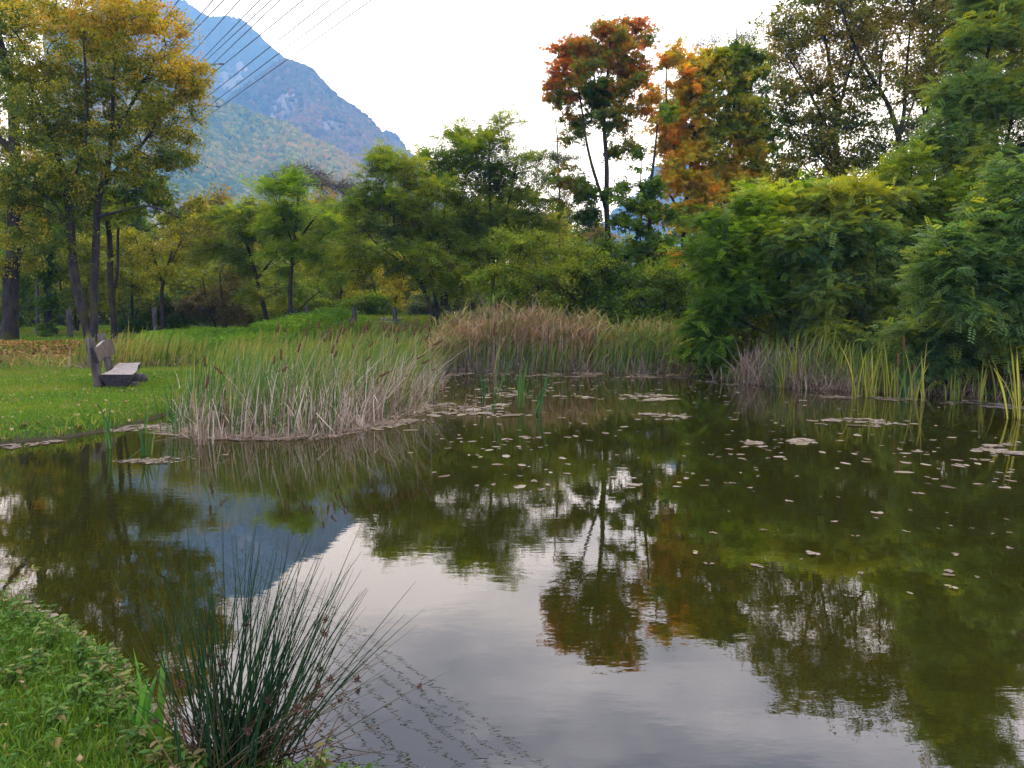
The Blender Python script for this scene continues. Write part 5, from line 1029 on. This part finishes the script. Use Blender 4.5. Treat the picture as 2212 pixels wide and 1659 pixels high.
# ------------------------------------------------------------------ foreground rush and bank plants
rng = np.random.RandomState(701)
c0 = W(520, 1640, .05); c0[2] = 0
E = empty('rush_clump', (c0[0], c0[1], .02), 'big dark green rush clump with brown seed tufts in the foreground', 'rush')
sc_ = c0[1] / FPX * 1.12
def stems(n, seed, hx, lo, hi, c, r, tipsx=None, back=.0):
    rng = np.random.RandomState(seed); q = np.tile(c0, (n, 1)); q[:, 0] += rng.normal(-.03, .078, n) ; q[:, 1] += rng.normal(0, .07, n); q[:, 2] = np.maximum(ground(q[:, 0], q[:, 1]), -.04) - .02
    k = rng.uniform(lo, hi, n) ; ang = np.radians(k) + (q[:, 0] - c0[0]) * 1.2; H = hx * rng.uniform(.62, 1.05, n) * (1 - .12 * np.abs(np.sin(ang)))
    dy = rng.normal(.04, .16, n); t = np.linspace(0, 1, 9)[None, :]; cv = rng.normal(.05, .07, n) + .16 * np.abs(ang)
    th = ang[:, None] * (1 + .0 * t) + cv[:, None] * np.sign(ang)[:, None] * t * .9
    seg = H[:, None] / 8; dx = np.cumsum(np.sin(th) * seg, 1) - (np.sin(th) * seg)[:, :1]; dz = np.cumsum(np.cos(th) * seg, 1) - (np.cos(th) * seg)[:, :1]
    path = q[:, None] + np.stack([dx, dy[:, None] * H[:, None] * t, dz], -1)
    rr = r * (1.15 - t ** 1.6 * .95); V, F = tube(path, np.broadcast_to(rr, (n, 9)).copy(), 4); return path, V, F, rng
RG = [(.010, .035, .014), (.018, .055, .018), (.03, .075, .02), (.055, .09, .02)]
path, V, F, rg2 = stems(160, 702, .95, -9, 28, None, .0027); cc = palette(RG, rg2.rand(160)); mesh('green_stems', V, F, M_GRASS, E, tint=np.repeat(cc, 32, 0), smooth=True)
p2, V, F, rg3 = stems(16, 703, .68, -42, -10, None, .0020); cc = palette(RG, rg3.rand(16)); mesh('left_stems', V, F, M_GRASS, E, tint=np.repeat(cc, 32, 0), smooth=True)
p3, V, F, rg4 = stems(120, 704, .46, -35, 72, None, .0021); cc = palette([(.03, .03, .012), (.13, .065, .028), (.26, .14, .07)], rg4.rand(120)); mesh('dead_stems', V, F, M_DRY, E, tint=np.repeat(cc, 32, 0), smooth=True)
p4, V, F, rg5 = stems(22, 705, .85, 34, 66, None, .0019); cc = palette([(.03, .05, .015), (.07, .07, .02), (.16, .10, .05)], rg5.rand(22)); mesh('leaning_stems', V, F, M_DRY, E, tint=np.repeat(cc, 32, 0), smooth=True)
def tuft(p, seed):
    rng = np.random.RandomState(seed); n = 26; d = unit(rng.normal(size=(n, 3)) + [.3, 0, 0]); L = rng.uniform(.006, .02, n)
    a = p + rng.normal(0, .004, (n, 3)); t = np.linspace(0, 1, 3)[:, None]; path = a[:, None] + d[:, None] * L[:, None, None] * t
    return tube(path, np.tile([[.0008, .0022, .0006]], (n, 1)), 4)
allp = [(p4[k], t_) for k, t_ in zip(range(22), rg5.uniform(.55, .85, 22)) if k % 2 == 0] + [(path[k], t_) for k, t_ in zip(range(0, 160, 14), rg2.uniform(.5, .85, 13))] + [(p3[k], .8) for k in range(0, 120, 14)]
for j, (pp, t_) in enumerate(allp):
    x = t_ * 8; k = int(x); p = pp[k] * (1 - (x - k)) + pp[k + 1] * (x - k); V, F = tuft(p, 710 + j); mesh('seed_tuft', V, F, M_DRY, E, tint=np.tile([[.085, .04, .025]], (len(F), 1)) * np.random.RandomState(j).uniform(.6, 1.4))
# sword-like leaves left of the rush
c = W(325, 1585, .08); rng = np.random.RandomState(741); q = c + rng.normal(0, .03, (11, 3)) * [1, 1, 0]; q[:, 2] = .05
reeds('iris_leaves', 'fresh green sword shaped leaves left of the rush clump', 'iris plant', q, .26, .25, .017, [(.04, .13, .015), (.07, .19, .02), (.12, .24, .03)], .5, 742, .1, (.15, .14), bend=.25, kind='thing', origin=(c[0], c[1], .05))
# bank herbs
def weed(u, v, h, label, seed, stops, red=.3, n=26, group='leafy weeds on the near bank', L=.045):
    rng = np.random.RandomState(seed); g = W(u, v, .1); z = float(ground(g[0], g[1])); base = np.array([g[0], g[1], z]); E = empty('bank_weed', tuple(base), label, 'weed', group)
    ns = 4; a = rng.uniform(0, 6.28, ns); ln = rng.uniform(.05, .5, ns); t = np.linspace(0, 1, 6)[None, :]; H = h * rng.uniform(.6, 1, ns)
    path = base + np.stack([np.cos(a), np.sin(a), 0 * a], -1)[:, None] * (H[:, None] * ln[:, None] * t)[..., None]; path[..., 2] += H[:, None] * t; path[:, 0, 2] -= .02
    V, F = tube(path, np.tile(np.linspace(.0025, .0012, 6), (ns, 1)), 4); mesh('stem', V, F, M_GRASS, E, tint=np.tile([[.16, .05, .03]] if red > .4 else [[.09, .10, .03]], (len(F), 1)))
    k = rng.randint(0, ns, n); tt = rng.uniform(.2, 1, n) * 5; i0 = np.minimum(tt.astype(int), 4); f = (tt - i0)[:, None]; p = path[k, i0] * (1 - f) + path[k, i0 + 1] * f
    az = rng.uniform(0, 6.28, n); LL = L * rng.uniform(.6, 1.3, n); s = np.linspace(0, 1, 5)[None, :]
    d = np.stack([np.cos(az), np.sin(az), 0 * az], -1); lp = p[:, None] + d[:, None] * (LL[:, None] * s)[..., None]; lp[..., 2] += LL[:, None] * (.45 * s - .55 * s ** 2)
    side = np.stack([-np.sin(az), np.cos(az), .25 * rng.normal(size=n)], -1); V, F = ribbon(lp, (LL * .34)[:, None] * np.array([[.15, .85, 1, .65, .05]]), side)
    tt2 = rng.rand(n); cc = palette(stops, np.clip(tt2 * .85 - .1 + red * .3, 0, 1)) * rng.lognormal(0, .15, (n, 1)); mesh('leaves', V, F, M_GRASS, E, tint=np.repeat(cc, 4, 0))
    return E
WD = [(.04, .11, .015), (.08, .16, .02), (.14, .19, .03), (.20, .17, .05), (.20, .09, .05)]
wl = [(20, 1330, .20, 'tallest reddish smartweed at the left picture edge', .7), (60, 1350, .12, 'green weed beside the tallest reddish one', .2), (110, 1385, .12, 'low leafy weed overhanging the litter', .2), (165, 1420, .11, 'bushy green weed on the bank shoulder', .1),
      (215, 1440, .11, 'weed with olive leaves leaning over the water', .3), (262, 1480, .12, 'thin reddish weed standing free against the dark water', .6), (238, 1520, .11, 'yellowish weed below the thin reddish one', .4), (175, 1500, .09, 'dense low green weed in the grass', .1), (290, 1600, .09, 'small weed next to the sword leaves', .2),
      (80, 1450, .10, 'broad leaved weed in the middle of the bank', .1), (30, 1480, .09, 'weed with pale leaves at the left edge', .2), (350, 1640, .09, 'weed with brown tipped leaves at the bottom', .5), (130, 1560, .08, 'weed with a yellow leaf low in the grass', .4), (680, 1650, .10, 'dark weed with star shaped seed heads right of the rush', .6), (430, 1650, .09, 'weed at the foot of the rush clump', .3)]
for j, (uu_, vv_, h, lb, rd) in enumerate(wl): weed(uu_, vv_, h * 1.5, lb, 760 + j, WD, rd, n=46)
rng = np.random.RandomState(790); x, y, z, s = land_points(rng, 3600, -4.6, .2, 1.7, 5.0, .02, 9); k = nz_(x, y, 3.1, 8) + rng.normal(0, .4, len(x)) > -.25; q = np.stack([x, y, z], -1)[k]
herb_mass('bank_herbs', 'mixed small leafy herbs covering the near bank', 'herbs', q, .095, 14, .030, WD[:4], 791, wr=.42, tb=.32, sprd=1.4)

# dim thicket closing the view under the far trees
rng = np.random.RandomState(801)
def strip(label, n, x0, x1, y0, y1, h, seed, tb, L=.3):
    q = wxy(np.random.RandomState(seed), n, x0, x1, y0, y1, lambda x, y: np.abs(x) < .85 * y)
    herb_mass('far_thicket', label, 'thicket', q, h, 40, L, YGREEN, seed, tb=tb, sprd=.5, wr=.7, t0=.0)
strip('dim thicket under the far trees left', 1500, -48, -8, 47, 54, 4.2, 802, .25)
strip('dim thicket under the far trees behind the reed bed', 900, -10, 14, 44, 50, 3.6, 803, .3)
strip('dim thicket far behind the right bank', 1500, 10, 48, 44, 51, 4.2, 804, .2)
